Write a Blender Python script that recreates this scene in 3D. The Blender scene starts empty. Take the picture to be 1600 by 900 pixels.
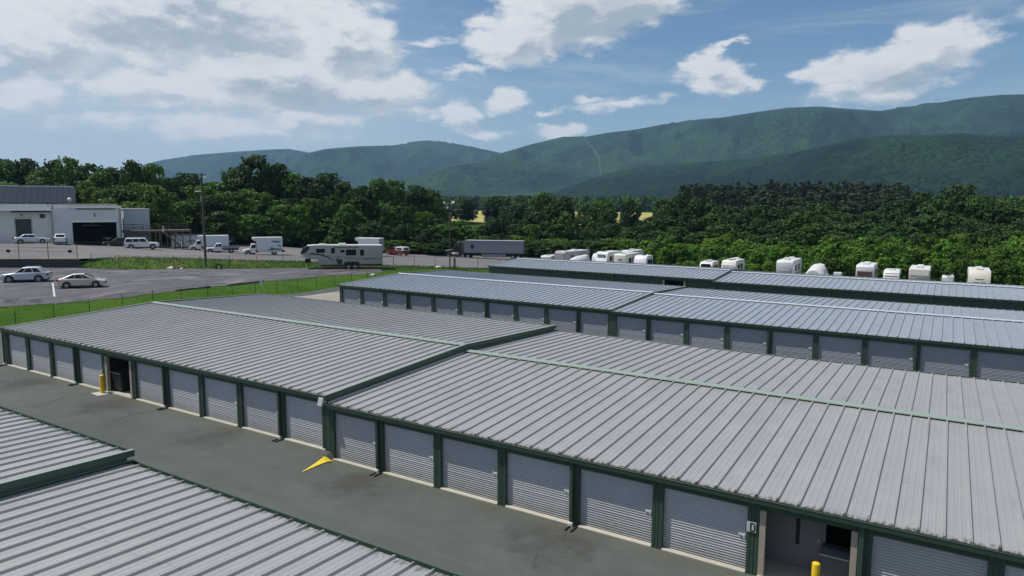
import bpy, bmesh, math, random
import numpy as np
from mathutils import Vector, Matrix
random.seed(11)
R = math.radians
SC = bpy.context.scene
C = SC.collection
# ------------------------------------------------------------------ camera
CAM = Vector((22.727, -21.154, 11.342))
F_PX, PITCH, ROLL, YAW = 1091.97, 0.121667, 0.004744, -0.556472
fw = Vector((math.sin(YAW)*math.cos(PITCH), math.cos(YAW)*math.cos(PITCH), -math.sin(PITCH)))
rt = Vector((math.cos(YAW), -math.sin(YAW), 0)); up = rt.cross(fw)
r2 = rt*math.cos(ROLL)+up*math.sin(ROLL); u2 = up*math.cos(ROLL)-rt*math.sin(ROLL)
cd = bpy.data.cameras.new('camera'); cam = bpy.data.objects.new('camera', cd); C.objects.link(cam)
cam.matrix_world = Matrix(((r2.x, u2.x, -fw.x, CAM.x), (r2.y, u2.y, -fw.y, CAM.y), (r2.z, u2.z, -fw.z, CAM.z), (0, 0, 0, 1)))
cd.sensor_width = 36.0; cd.lens = 36.0*F_PX/1600.0; cd.clip_start = 0.2; cd.clip_end = 40000
SC.camera = cam
# ------------------------------------------------------------------ exposure
SC.view_settings.view_transform = 'Standard'; SC.view_settings.look = 'None'
SC.view_settings.exposure = 0.0; SC.view_settings.gamma = 1.0
SC.cycles.use_denoising = True
SC.cycles.max_bounces = 6; SC.cycles.diffuse_bounces = 3; SC.cycles.glossy_bounces = 3
SC.cycles.transmission_bounces = 4; SC.cycles.transparent_max_bounces = 8; SC.cycles.volume_bounces = 0
# ------------------------------------------------------------------ sun
SUN_EL = R(60.0); SUN_AZ = R(245.0)      # azimuth clockwise from +y
sund = Vector((math.sin(SUN_AZ)*math.cos(SUN_EL), math.cos(SUN_AZ)*math.cos(SUN_EL), math.sin(SUN_EL)))
sl = bpy.data.lights.new('sun', 'SUN'); sl.energy = 4.4; sl.angle = R(0.53); sl.color = (1.0, 0.955, 0.89)
so = bpy.data.objects.new('sun', sl); C.objects.link(so)
so.rotation_euler = (-sund).to_track_quat('-Z', 'Y').to_euler(); so.location = (-60, -40, 120)
# ------------------------------------------------------------------ world: sky and clouds
class N:
    """node expression helper"""
    def __init__(s, nt): s.nt = nt
    def node(s, t, **k):
        n = s.nt.nodes.new(t)
        for a, b in k.items(): setattr(n, a, b)
        return n
    def put(s, sock, v):
        if isinstance(v, bpy.types.NodeSocket): s.nt.links.new(v, sock)
        elif v is not None: sock.default_value = v
    def m(s, op, a, b=None, c=None, clamp=False):
        n = s.node('ShaderNodeMath', operation=op, use_clamp=clamp)
        s.put(n.inputs[0], a); s.put(n.inputs[1], b); s.put(n.inputs[2], c)
        return n.outputs[0]
    def add(s, *a):
        o = a[0]
        for b in a[1:]: o = s.m('ADD', o, b)
        return o
    def mul(s, *a):
        o = a[0]
        for b in a[1:]: o = s.m('MULTIPLY', o, b)
        return o
    def sub(s, a, b): return s.m('SUBTRACT', a, b)
    def mx(s, a, b): return s.m('MAXIMUM', a, b)
    def mn(s, a, b): return s.m('MINIMUM', a, b)
    def sstep(s, x, lo, hi, a=0.0, b=1.0):
        n = s.node('ShaderNodeMapRange', interpolation_type='SMOOTHSTEP')
        s.put(n.inputs[0], x); n.inputs[1].default_value = lo; n.inputs[2].default_value = hi
        n.inputs[3].default_value = a; n.inputs[4].default_value = b
        return n.outputs[0]
    def lin(s, x, lo, hi, a=0.0, b=1.0):
        n = s.node('ShaderNodeMapRange'); s.put(n.inputs[0], x)
        n.inputs[1].default_value = lo; n.inputs[2].default_value = hi; n.inputs[3].default_value = a; n.inputs[4].default_value = b
        return n.outputs[0]
    def xyz(s, x, y, z):
        n = s.node('ShaderNodeCombineXYZ'); s.put(n.inputs[0], x); s.put(n.inputs[1], y); s.put(n.inputs[2], z); return n.outputs[0]
    def sep(s, v):
        n = s.node('ShaderNodeSeparateXYZ'); s.put(n.inputs[0], v); return n.outputs
    def noise(s, v, scale, detail=3, rough=0.5, lac=2.0, dist=0.0):
        n = s.node('ShaderNodeTexNoise'); s.put(n.inputs['Vector'], v); n.inputs['Scale'].default_value = scale
        n.inputs['Detail'].default_value = detail; n.inputs['Roughness'].default_value = rough
        n.inputs['Lacunarity'].default_value = lac; n.inputs['Distortion'].default_value = dist
        return n.outputs[0]
    def mixc(s, f, a, b):
        n = s.node('ShaderNodeMix', data_type='RGBA'); s.put(n.inputs[0], f)
        for i, v in ((6, a), (7, b)):
            if isinstance(v, bpy.types.NodeSocket): s.nt.links.new(v, n.inputs[i])
            else: n.inputs[i].default_value = (*v[:3], 1)
        return n.outputs[2]
    def scalec(s, c, f):
        n = s.node('ShaderNodeVectorMath', operation='SCALE')
        if isinstance(c, bpy.types.NodeSocket): s.nt.links.new(c, n.inputs[0])
        else: n.inputs[0].default_value = c[:3]
        s.put(n.inputs[3], f); return n.outputs[0]
    def vmul(s, v, t):
        n = s.node('ShaderNodeVectorMath', operation='MULTIPLY'); s.put(n.inputs[0], v); n.inputs[1].default_value = t; return n.outputs[0]
    def vadd(s, v, t):
        n = s.node('ShaderNodeVectorMath', operation='ADD'); s.put(n.inputs[0], v); s.put(n.inputs[1], t); return n.outputs[0]

W = bpy.data.worlds.new('World'); SC.world = W; W.use_nodes = True
nt = W.node_tree; nt.nodes.clear(); n = N(nt)
sky = n.node('ShaderNodeTexSky', sky_type='NISHITA'); sky.sun_disc = False
sky.sun_elevation = SUN_EL; sky.sun_rotation = SUN_AZ; sky.altitude = 200
sky.air_density = 1.0; sky.dust_density = 0.6; sky.ozone_density = 2.0
tc = n.node('ShaderNodeTexCoord'); D = tc.outputs['Generated']
dx, dy, dz = n.sep(D)
AZ = n.mul(n.m('ARCTAN2', dx, dy), 57.29578)         # degrees clockwise from +y
EL = n.mul(n.m('ARCSINE', dz), 57.29578)
# clouds: (azimuth, elevation, half width, half height, tilt deg, weight)
CLOUDS = [(-56, 13.6, 15, 5.2, 0, 1.7), (-51, 9.4, 8.6, 3.0, 0, 1.75), (-45.5, 12.2, 5.0, 3.2, -8, 1.8), (-43.0, 8.5, 5.2, 1.4, 4, 1.6), (-65, 10.8, 6.0, 3.2, 0, 1.5), (-59.5, 8.3, 5.5, 1.5, 0, 1.1),
          (-54, 5.4, 9, 1.2, 0, .85), (-66, 7.0, 3.6, 1.2, 0, 1.0), (-48.5, 6.4, 5.5, 1.0, 0, 1.0), (-28.6, 14.6, 5.2, 3.4, 0, 1.8), (-32.2, 12.7, 3.5, 2.1, 0, 1.7), (-23.6, 15.2, 5.8, 2.4, 6, 1.6),
          (-16.3, 9.7, 3.0, 1.4, -8, 1.4), (-17.6, 10.6, 2.0, 1.0, 25, 1.2), (-14.6, 9.2, 1.7, .8, -8, 1.1), (-15.2, 11.8, 1.5, .40, 20, .9),
          (-5.4, 9.3, 4.8, 1.9, 10, 1.5), (-1.6, 10.6, 3.4, 1.9, 12, 1.5), (-9.0, 9.6, 1.9, .9, 20, 1.1), (-4.0, 8.0, 3.6, 1.0, 8, 1.1),
          (-32.6, 8.0, 2.0, 1.15, 14, 1.4), (-36.2, 7.0, 1.7, 1.2, 0, 1.4), (-34.5, 5.4, 2.6, .55, 0, .85),
          (-28.0, 5.6, 2.4, .65, 0, 1.0), (-29.2, 7.2, 1.2, .30, 0, .7), (-35.8, 10.3, 2.4, .40, 4, .7), (-39.0, 12.3, 3.0, .45, 3, .65), (-41, 6.9, 4.0, .5, 3, .7),
          (-23.5, 7.7, 4.2, .42, 4, .66), (-25.2, 8.2, 2.2, .35, 0, .6), (-13.0, 16.3, 8, .5, 6, .8), (5.0, 14.8, 3.0, 1.3, 0, .8), (4.5, 12.0, 2.0, .8, 0, .5), (-61, 5.6, 9, .6, 0, .6)]
def cloud_field(az, el, blobs):
    p = n.xyz(n.mul(az, .25), n.mul(el, .52), 1.7)
    big = n.noise(p, 0.75, 6, .58, 2.1, .25)
    fine = n.noise(p, 2.4, 7, .6, 2.2, .1)
    puff = None
    for sc_, w_ in ((1.5, .34), (3.4, .16)):
        v = n.node('ShaderNodeTexVoronoi'); v.feature = 'SMOOTH_F1'; v.inputs['Scale'].default_value = sc_; v.inputs['Smoothness'].default_value = .35; n.put(v.inputs['Vector'], n.vadd(p, n.xyz(n.mul(big, .5), n.mul(fine, .3), 0.)))
        q = n.mul(n.sub(.42, v.outputs['Distance']), w_*2.2); puff = q if puff is None else n.add(puff, q)
    wx = n.mul(n.sub(n.noise(n.vadd(p, (7.3, 1.1, 0)), 1.25, 5, .6), .5), 5.2); wy = n.mul(n.sub(n.noise(n.vadd(p, (3.1, 9.7, 0)), 1.25, 5, .6), .5), 2.6)
    az = n.add(az, wx); el = n.add(el, wy); tot = None
    for a0, e0, ra, re, tl, w in blobs:
        ct, st = math.cos(R(tl)), math.sin(R(tl))
        u = n.sub(az, a0); v = n.sub(el, e0)
        q1 = n.mul(n.add(n.mul(u, ct), n.mul(v, st)), 1/ra); q2 = n.mul(n.sub(n.mul(v, ct), n.mul(u, st)), 1/re)
        r = n.m('SQRT', n.add(n.mul(q1, q1), n.mul(q2, q2)))
        b = n.mul(n.mx(n.sub(1.15, r), -1.0), w)
        tot = b if tot is None else n.m('SMOOTH_MAX', tot, b, .25)
    away = n.sstep(n.m('ABSOLUTE', n.add(az, 31.9)), 44, 60)      # beyond the known sky: the same broken cumulus everywhere
    tot = n.mx(tot, n.add(n.mul(n.sub(1.0, away), -1.0), n.mul(n.sub(n.noise(n.xyz(n.mul(az, .06), n.mul(el, .12), 4.), 1.0, 2), .44), 3.0)))
    d = n.add(n.mul(tot, 1.15), n.mul(n.sub(big, .5), .9), n.mul(n.sub(fine, .5), .95), n.mul(puff, .7), -.02)
    return d, fine
dens, fine = cloud_field(AZ, EL, CLOUDS)
dens2, _ = cloud_field(n.add(AZ, -1.1), n.add(EL, 1.0), CLOUDS)
cover = n.sstep(dens, -.12, .80)
lit = n.sstep(n.sub(dens, dens2), -.8, .55)
thick = n.sstep(dens, .6, 2.0)
grey = None       # cloud parts that lie in the shade of the rest of their cloud
for a0, e0, ra, re, w in [(-24.4, 14.4, 4.6, 1.9, 1.0), (-28.0, 12.2, 3.0, .8, .45), (-59.5, 11.6, 3.6, 1.1, .8), (-51.5, 10.9, 3.2, .9, .6), (-68, 8.6, 3.6, 1.2, .8), (-46.5, 7.6, 3.6, .8, .6), (-3.8, 8.9, 3.4, .9, .6), (-16.0, 9.2, 1.8, .5, .4), (-55, 13.6, 3, 1.0, .5)]:
    q1 = n.mul(n.sub(AZ, a0), 1/ra); q2 = n.mul(n.sub(EL, e0), 1/re); g_ = n.mul(n.sstep(n.add(n.mul(q1, q1), n.mul(q2, q2), n.mul(n.sub(fine, .5), 2.2)), 2.0, -.3), w); grey = g_ if grey is None else n.mx(grey, g_)
shade = n.sub(n.sub(n.add(.66, n.mul(lit, .42)), n.mul(thick, n.sub(1.0, n.mul(lit, .60)), .36)), n.mul(grey, .30))
ccol = n.mixc(n.sstep(shade, .4, 1.0), (7.0, 8.1, 9.0), (14.2, 14.2, 14.3))
hz = n.sstep(EL, -1.0, 13.0, 1.0, 0.0)
blue = n.vmul(sky.outputs[0], (1.18, 1.42, 1.56))
skyc = n.mixc(n.add(n.mul(hz, .34), n.mul(n.sstep(AZ, -24, -58), n.sstep(EL, 22, 2), .72)), blue, (9.6, 11.2, 12.4))
veil = n.mul(n.sstep(n.noise(n.xyz(n.mul(AZ, .055), n.mul(EL, .42), 9.), 1.0, 6, .62, 2.1, .5), .47, .72), n.sstep(EL, 1, 5), n.sstep(EL, 26, 12), .42)
skyc = n.mixc(veil, skyc, (9.6, 10.6, 11.4))
col = n.mixc(n.mul(cover, n.lin(fine, .3, .7, .84, .97)), skyc, ccol)
bg = n.node('ShaderNodeBackground'); nt.links.new(col, bg.inputs[0]); bg.inputs[1].default_value = 0.06
wo = n.node('ShaderNodeOutputWorld'); nt.links.new(bg.outputs[0], wo.inputs[0])
try: W.cycles.sampling_method = 'MANUAL'; W.cycles.sample_map_resolution = 512
except Exception: pass
# ------------------------------------------------------------------ materials
MATS = {}
def pmat(name, col, rough=.6, metal=0.0, amt=.12, scale=3.0, bump=0.0, bscale=40.0, spec=.4, stretch=None, rnd=0.0, dirt=None, dscale=1.2, dlo=.56, dhi=.74):
    """procedural principled material: base colour broken up by noise, optional relief, wear and a per-object tint"""
    m = bpy.data.materials.new(name); m.use_nodes = True; nt = m.node_tree; n = N(nt)
    b = nt.nodes['Principled BSDF']; b.inputs['Roughness'].default_value = rough; b.inputs['Metallic'].default_value = metal
    b.inputs['Specular IOR Level'].default_value = spec
    t = n.node('ShaderNodeTexCoord'); P = t.outputs['Object']
    if stretch: P = n.vmul(P, stretch)
    f = n.add(n.mul(n.sub(n.noise(P, scale, 5, .6), .5), 2.2*amt), 1.0)
    if rnd:
        oi = n.node('ShaderNodeObjectInfo'); f = n.mul(f, n.add(1-rnd/2, n.mul(oi.outputs['Random'], rnd)))
    c = n.scalec(col, f)
    if dirt:
        c = n.mixc(n.sstep(n.noise(P, dscale, 6, .65), dlo, dhi, 0, .85), c, dirt)
    if name.startswith('door_'):       # splash dirt along the foot of each door
        zz = n.sep(t.outputs['Object'])[2]; c = n.mixc(n.sstep(n.add(zz, n.mul(n.sub(n.noise(t.outputs['Object'], 2.2, 5, .65), .5), .9)), .62, .05, 0, .55), c, (.24, .23, .20))
    nt.links.new(c, b.inputs['Base Color'])
    nt.links.new(n.add(rough-.06, n.mul(n.noise(P, scale*2.3, 3), .12)), b.inputs['Roughness'])
    if bump:
        bn = n.node('ShaderNodeBump'); bn.inputs['Strength'].default_value = bump; bn.inputs['Distance'].default_value = .02
        n.put(bn.inputs['Height'], n.noise(P, bscale, 4, .6)); nt.links.new(bn.outputs[0], b.inputs['Normal'])
    MATS[name] = m; return m

def roof_mat(name, col, metal, rough):
    m = bpy.data.materials.new(name); m.use_nodes = True; nt = m.node_tree; n = N(nt); b = nt.nodes['Principled BSDF']
    t = n.node('ShaderNodeTexCoord'); P = t.outputs['Object']; x, y, z = n.sep(P)
    oi = n.node('ShaderNodeObjectInfo'); rn = oi.outputs['Random']
    PR = n.vadd(P, n.xyz(n.mul(rn, 57.), n.mul(rn, 91.), 0.))
    streak = n.noise(n.vmul(PR, (14, .5, 1)), 1.6, 4, .6); blot = n.noise(PR, .55, 4, .6); fine = n.noise(PR, 22, 3, .7)
    f = n.add(1.0, n.mul(n.sub(streak, .5), .10), n.mul(n.sub(blot, .5), .15), n.mul(n.sub(fine, .5), .16), n.mul(n.sub(rn, .5), .03))
    c = n.scalec(col, f)
    # leaf litter and algae caught at the eave
    e = n.add(n.sub(.78, n.mul(y, 1.7)), n.mul(n.sub(n.noise(n.vmul(PR, (5, 2.2, 1)), 1.5, 5, .65), .5), 2.4))
    c = n.mixc(n.sstep(e, .40, .95, 0, .85), c, (.085, .085, .055))
    # a faint stained line where the sheet laps
    lp = n.m('ABSOLUTE', n.sub(n.add(y, n.mul(n.sub(n.noise(PR, 3, 2), .5), .10)), n.add(3.2, n.mul(rn, .3))))
    c = n.mixc(n.mul(n.sstep(lp, .06, .0), n.sstep(n.noise(PR, 2.0, 3), .45, .62), .35), c, (.2, .2, .17))
    st = n.sstep(n.noise(n.vmul(PR, (1.2, .35, 1)), 1.1, 5, .62), .54, .76, 0, .36)
    c = n.mixc(st, c, (.26, .25, .24))
    nt.links.new(c, b.inputs['Base Color']); b.inputs['Metallic'].default_value = metal
    nt.links.new(n.add(rough, n.mul(n.sub(blot, .5), .25)), b.inputs['Roughness']); b.inputs['Specular IOR Level'].default_value = .35
    bn = n.node('ShaderNodeBump'); bn.inputs['Strength'].default_value = .12; bn.inputs['Distance'].default_value = .02
    n.put(bn.inputs['Height'], n.noise(n.vmul(PR, (1, .5, 1)), 2.5, 4)); nt.links.new(bn.outputs[0], b.inputs['Normal'])
    MATS[name] = m; return m

def asphalt_mat(name, col, stain, extra=None, bigscale=.12):
    m = bpy.data.materials.new(name); m.use_nodes = True; nt = m.node_tree; n = N(nt); b = nt.nodes['Principled BSDF']
    t = n.node('ShaderNodeTexCoord'); P = t.outputs['Object']; x, y, z = n.sep(P)
    big = n.noise(P, bigscale, 6, .62, 2.0, .6); mid = n.noise(P, .9, 5, .6); fin = n.noise(P, 24, 3, .7)
    f = n.add(1.0, n.mul(n.sub(big, .5), .75), n.mul(n.sub(mid, .5), .42), n.mul(n.sub(fin, .5), .5), n.mul(n.sub(n.noise(P, 70, 2), .5), .25))
    c = n.scalec(col, f)
    s = n.sstep(n.noise(n.vmul(P, (.16, .45, 1)), 1.0, 6, .65, 2.1, 1.2), .5, .72, 0, .55)
    c = n.mixc(s, c, stain)
    if extra: c = extra(n, P, x, y, mid, c)
    nt.links.new(c, b.inputs['Base Color']); b.inputs['Roughness'].default_value = .82; b.inputs['Specular IOR Level'].default_value = .25
    bn = n.node('ShaderNodeBump'); bn.inputs['Strength'].default_value = .35; bn.inputs['Distance'].default_value = .012
    n.put(bn.inputs['Height'], n.add(fin, n.mul(mid, .5))); nt.links.new(bn.outputs[0], b.inputs['Normal'])
    MATS[name] = m; return m
def yard_stains(n, P, x, y, mid, c):
    # damp brown patches where the downspouts (every third bay) empty on to the yard, worn wheel tracks
    for x0, per in ((3.048, 9.144),):
        xm = n.m('WRAP', n.sub(x, x0), 4.572, -4.572)
        r = n.m('SQRT', n.add(n.m('POWER', n.mul(xm, .62), 2.0), n.m('POWER', n.mul(n.add(y, 1.3), .55), 2.0)))
        r = n.add(r, n.mul(n.sub(n.noise(P, .7, 7, .72), .5), 3.4))
        c = n.mixc(n.sstep(r, .1, 1.35, .68, 0), c, (.046, .046, .038))
    tr = n.add(n.m('ABSOLUTE', n.add(y, 7.6)), n.mul(n.sub(n.noise(n.vmul(P, (.25, .8, 1)), 1.0, 5, .6), .5), 3.0))
    c = n.mixc(n.sstep(tr, .1, 1.1, .45, 0), c, (.06, .06, .047))
    ed = n.add(n.m('ABSOLUTE', n.add(y, .25)), n.mul(n.sub(n.noise(P, 1.6, 4), .5), .6))
    c = n.mixc(n.sstep(ed, .1, .5, .45, 0), c, (.09, .095, .06))
    for yc in (-2.6, -4.4):      # tyre tracks worn along the drive
        tk = n.add(n.m('ABSOLUTE', n.add(y, -yc)), n.mul(n.sub(n.noise(n.vmul(P, (.12, .3, 1)), 1.0, 3), .5), 1.2))
        c = n.mixc(n.mul(n.sstep(tk, .05, .4, .26, 0), n.sstep(mid, .35, .6)), c, (.065, .068, .062))
    sp = n.noise(P, 2.6, 4, .6)
    return n.mixc(n.sstep(sp, .66, .72, 0, .45), c, (.05, .05, .045))
def lot_streaks(n, P, x, y, mid, c):
    s = n.sstep(n.noise(n.vmul(P, (.5, .10, 1)), 1.0, 6, .7, 2.2, .8), .52, .62, 0, .65)
    c = n.mixc(s, c, (.22, .215, .215))
    s2 = n.sstep(n.noise(n.vmul(P, (.22, .22, 1)), 1.0, 5, .6, 2.2, .5), .60, .63, 0, .8)
    return n.mixc(s2, c, (.045, .045, .05))

def leaf_mat(name, col, var=.5, trans=.22):
    m = bpy.data.materials.new(name); m.use_nodes = True; nt = m.node_tree; n = N(nt); b = nt.nodes['Principled BSDF']
    g = n.node('ShaderNodeNewGeometry'); oi = n.node('ShaderNodeObjectInfo'); t = n.node('ShaderNodeTexCoord')
    f = n.mul(n.add(1-var/2, n.mul(g.outputs['Random Per Island'], var)), n.add(.62, n.mul(oi.outputs['Random'], .76)))
    cl = n.noise(t.outputs['Object'], .45, 2)
    f = n.mul(f, n.add(.65, n.mul(cl, .7)))
    c = n.mixc(n.m('FRACT', n.mul(oi.outputs['Random'], 7.13)), n.scalec(col, f), n.scalec((col[0]*1.25, col[1]*1.02, col[2]*.8), f))
    nt.links.new(c, b.inputs['Base Color']); b.inputs['Roughness'].default_value = .62; b.inputs['Specular IOR Level'].default_value = .25
    tr = n.node('ShaderNodeBsdfTranslucent'); nt.links.new(n.scalec(c, 1.25), tr.inputs[0])
    mx = n.node('ShaderNodeMixShader'); mx.inputs[0].default_value = trans
    nt.links.new(b.outputs[0], mx.inputs[1]); nt.links.new(tr.outputs[0], mx.inputs[2]); nt.links.new(mx.outputs[0], nt.nodes['Material Output'].inputs[0])
    MATS[name] = m; return m

def canopy_mat(name, ca, cb, scale):
    """far forested slopes: tree crowns as fine relief and colour grain"""
    m = bpy.data.materials.new(name); m.use_nodes = True; nt = m.node_tree; n = N(nt); b = nt.nodes['Principled BSDF']
    t = n.node('ShaderNodeTexCoord'); P = t.outputs['Object']
    v = n.node('ShaderNodeTexVoronoi'); v.inputs['Scale'].default_value = scale; n.put(v.inputs['Vector'], P)
    g = n.noise(P, scale*.35, 6, .7); big = n.noise(P, .0030, 6, .65)
    c = n.mixc(n.sstep(n.add(n.mul(big, .7), n.mul(g, .3)), .43, .58), ca, cb)
    vc = n.node('ShaderNodeSeparateColor'); nt.links.new(v.outputs['Color'], vc.inputs[0])
    c = n.scalec(c, n.add(.55, n.mul(vc.outputs[0], .9)))
    nt.links.new(c, b.inputs['Base Color']); b.inputs['Roughness'].default_value = .9; b.inputs['Specular IOR Level'].default_value = .1
    bn = n.node('ShaderNodeBump'); bn.inputs['Strength'].default_value = 1.0; bn.inputs['Distance'].default_value = 8.0
    n.put(bn.inputs['Height'], n.add(n.mul(n.sub(1.0, v.outputs['Distance']), .8), n.mul(g, .9))); nt.links.new(bn.outputs[0], b.inputs['Normal'])
    MATS[name] = m; return m

def grass_mat(name, ca, cb, cc):
    m = bpy.data.materials.new(name); m.use_nodes = True; nt = m.node_tree; n = N(nt); b = nt.nodes['Principled BSDF']
    t = n.node('ShaderNodeTexCoord'); P = t.outputs['Object']
    a1 = n.noise(P, .35, 5, .62); a2 = n.noise(P, 6, 4, .7)
    c = n.mixc(n.sstep(a1, .35, .65), ca, cb); c = n.mixc(n.sstep(n.noise(P, .12, 4, .6), .52, .7, 0, .7), c, cc)
    c = n.scalec(c, n.add(.6, n.mul(a2, .8)))
    nt.links.new(c, b.inputs['Base Color']); b.inputs['Roughness'].default_value = 1.0; b.inputs['Specular IOR Level'].default_value = .03
    bn = n.node('ShaderNodeBump'); bn.inputs['Strength'].default_value = .8; bn.inputs['Distance'].default_value = .06
    n.put(bn.inputs['Height'], a2); nt.links.new(bn.outputs[0], b.inputs['Normal'])
    MATS[name] = m; return m

M = MATS
roof_mat('roof_old', (.420, .410, .402), .36, .46)
roof_mat('roof_sky_tint', (.37, .41, .44), .35, .45)  # bluer tint puts the sky reflection on the far roofs into their colour
pmat('trim_green', (.042, .076, .053), .5, 0, .18, 2.0, rnd=.08)
pmat('trim_pale', (.28, .335, .295), .5, .1, .12, 1.5, stretch=(.4, 1, 1))
pmat('ridge_glint', (.62, .66, .68), .4, .3, .08, 1.5)  # whitish base colour stands for the glint on the far ridge caps
pmat('door_grey', (.455, .455, .46), .5, .1, .12, 1.2, rnd=.16, stretch=(1, 1, .3), dirt=(.36, .35, .34), dlo=.58, dhi=.8)
pmat('door_blue', (.30, .315, .345), .5, .1, .12, 1.2, rnd=.16, stretch=(1, 1, .3))
pmat('concrete', (.46, .43, .37), .85, 0, .22, 2.5, .2, 30, dirt=(.22, .21, .18))
pmat('sill', (.43, .41, .34), .8, 0, .18, 3.0, .2, 30, rnd=.12, dirt=(.4, .38, .3))
pmat('tan_metal', (.40, .34, .27), .6, 0, .1)
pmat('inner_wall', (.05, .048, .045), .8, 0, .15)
pmat('white_wall', (.21, .21, .225), .6, 0, .08)
pmat('black_rubber', (.018, .018, .019), .7, 0, .2)
pmat('yellow_paint', (.80, .52, .02), .5, 0, .12, 4, dirt=(.5, .36, .08))
pmat('yellow_line', (.82, .60, .04), .75, 0, .15, 3, dirt=(.45, .38, .12))
pmat('bin_grey', (.10, .115, .125), .55, 0, .12)
pmat('bin_black', (.022, .024, .026), .5, 0, .2)
pmat('white_plastic', (.75, .75, .72), .5, 0, .06)
pmat('light_grey', (.42, .42, .42), .5, .2, .1)
pmat('sign_white', (.55, .56, .55), .5, 0, .05); pmat('sign_black', (.02, .02, .02), .5, 0, .05)
asphalt_mat('yard_asphalt', (.090, .100, .093), (.072, .070, .060), yard_stains)
asphalt_mat('lot_asphalt', (.098, .096, .104), (.06, .058, .06), lot_streaks, .06)
asphalt_mat('upper_asphalt', (.165, .158, .152), (.11, .105, .1), None, .05)
asphalt_mat('apron_concrete', (.30, .275, .23), (.2, .185, .16), None, .2)
grass_mat('grass', (.040, .094, .009), (.060, .120, .014), (.095, .125, .030))
grass_mat('bank_grass', (.050, .110, .014), (.095, .145, .026), (.15, .145, .055))
grass_mat('meadow', (.34, .31, .10), (.42, .37, .14), (.28, .28, .10))
grass_mat('land', (.03, .07, .015), (.04, .08, .02), (.06, .08, .03))
leaf_mat('blade', (.085, .19, .018), .6, .2)
leaf_mat('leaf_dark', (.028, .072, .012)); leaf_mat('leaf_mid', (.050, .128, .013)); leaf_mat('leaf_light', (.080, .165, .022)); leaf_mat('leaf_young', (.072, .172, .016)); leaf_mat('leaf_pine', (.030, .054, .017), .4, .1)
canopy_mat('canopy_far', (.008, .026, .010), (.022, .054, .016), .085)
canopy_mat('canopy_near', (.004, .015, .007), (.012, .033, .011), .11)
pmat('cut_grass', (.032, .062, .028), .9, 0, .2, .05)
pmat('bark', (.07, .052, .038), .9, 0, .3, 2, .5, 9, stretch=(1, 1, .25))
pmat('wood_pole', (.075, .062, .05), .9, 0, .25, 2, .3, 12, stretch=(3, 3, .3))
pmat('wood_deck', (.115, .10, .082), .9, 0, .3, 1.2, .2, 14)
pmat('fence_green', (.05, .065, .04), .6, .2, .1); pmat('galv', (.33, .34, .34), .5, .6, .1); pmat('fence_dark', (.06, .06, .055), .6, .3, .1)
pmat('paint_white', (.66, .66, .66), .32, 0, .03, spec=.5); pmat('paint_silver', (.52, .56, .62), .3, .35, .04, spec=.5); pmat('paint_beige', (.56, .53, .45), .3, .25, .04, spec=.5)
pmat('paint_dark', (.018, .02, .022), .3, 0, .1, spec=.5); pmat('paint_red', (.17, .018, .018), .35, 0, .05); pmat('paint_cream', (.74, .71, .62), .45, 0, .05, dirt=(.5, .47, .4), dlo=.62, dhi=.85)
pmat('rv_tan', (.36, .355, .33), .45, 0, .05, dirt=(.28, .27, .24), dlo=.6, dhi=.85); pmat('rv_grey', (.30, .28, .31), .45, 0, .05); pmat('rv_roof', (.64, .64, .62), .5, 0, .06, dirt=(.55, .54, .5), dlo=.6, dhi=.85)
pmat('rv_beige', (.60, .55, .47), .5, 0, .06, dirt=(.45, .41, .35), dlo=.6, dhi=.85); pmat('rv_brown', (.10, .06, .055), .5, 0, .1); pmat('rv_trim', (.05, .07, .07), .4, 0, .1); pmat('rv_teal', (.14, .22, .2), .4, 0, .1)
pmat('trailer_grey', (.20, .215, .25), .5, .1, .06, dirt=(.14, .15, .17), dlo=.6, dhi=.85); pmat('truck_green', (.05, .13, .09), .5, 0, .3, 2); pmat('box_white', (.56, .60, .64), .5, 0, .05, dirt=(.4, .43, .45), dlo=.6, dhi=.85)
pmat('glass_dark', (.010, .012, .015), .12, 0, .05, spec=.3); pmat('tyre', (.016, .016, .017), .8, 0, .15); pmat('rim', (.30, .30, .31), .35, .7, .05); pmat('lamp_red', (.30, .02, .015), .3); pmat('lamp_clear', (.7, .7, .68), .2)
pmat('stucco', (.62, .63, .64), .85, 0, .12, .35, .1, 20, dirt=(.45, .46, .46), dscale=.5); pmat('stucco_cream', (.68, .68, .64), .85, 0, .1, .35, dirt=(.5, .5, .47), dscale=.5)
pmat('fascia_white', (.80, .80, .77), .6, 0, .15, .8, dirt=(.36, .35, .32), dscale=.8); pmat('hall_roof', (.020, .029, .042), .8, 0, .1, .4, spec=.1); pmat('grey_block', (.42, .47, .50), .8, 0, .12, .5, dirt=(.33, .37, .39)); pmat('dark_room', (.035, .033, .03), .9, 0, .2); pmat('shutter', (.05, .06, .062), .5, 0, .1)
pmat('block_wall', (.055, .055, .058), .9, 0, .3, 1.5, .4, 10); pmat('rock_pale', (.6, .57, .5), .9, 0, .2, 3)
pmat('dark_plate', (.02, .022, .024), .6); pmat('boat_cover', (.62, .62, .60), .6, 0, .1, 1.5)
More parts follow.
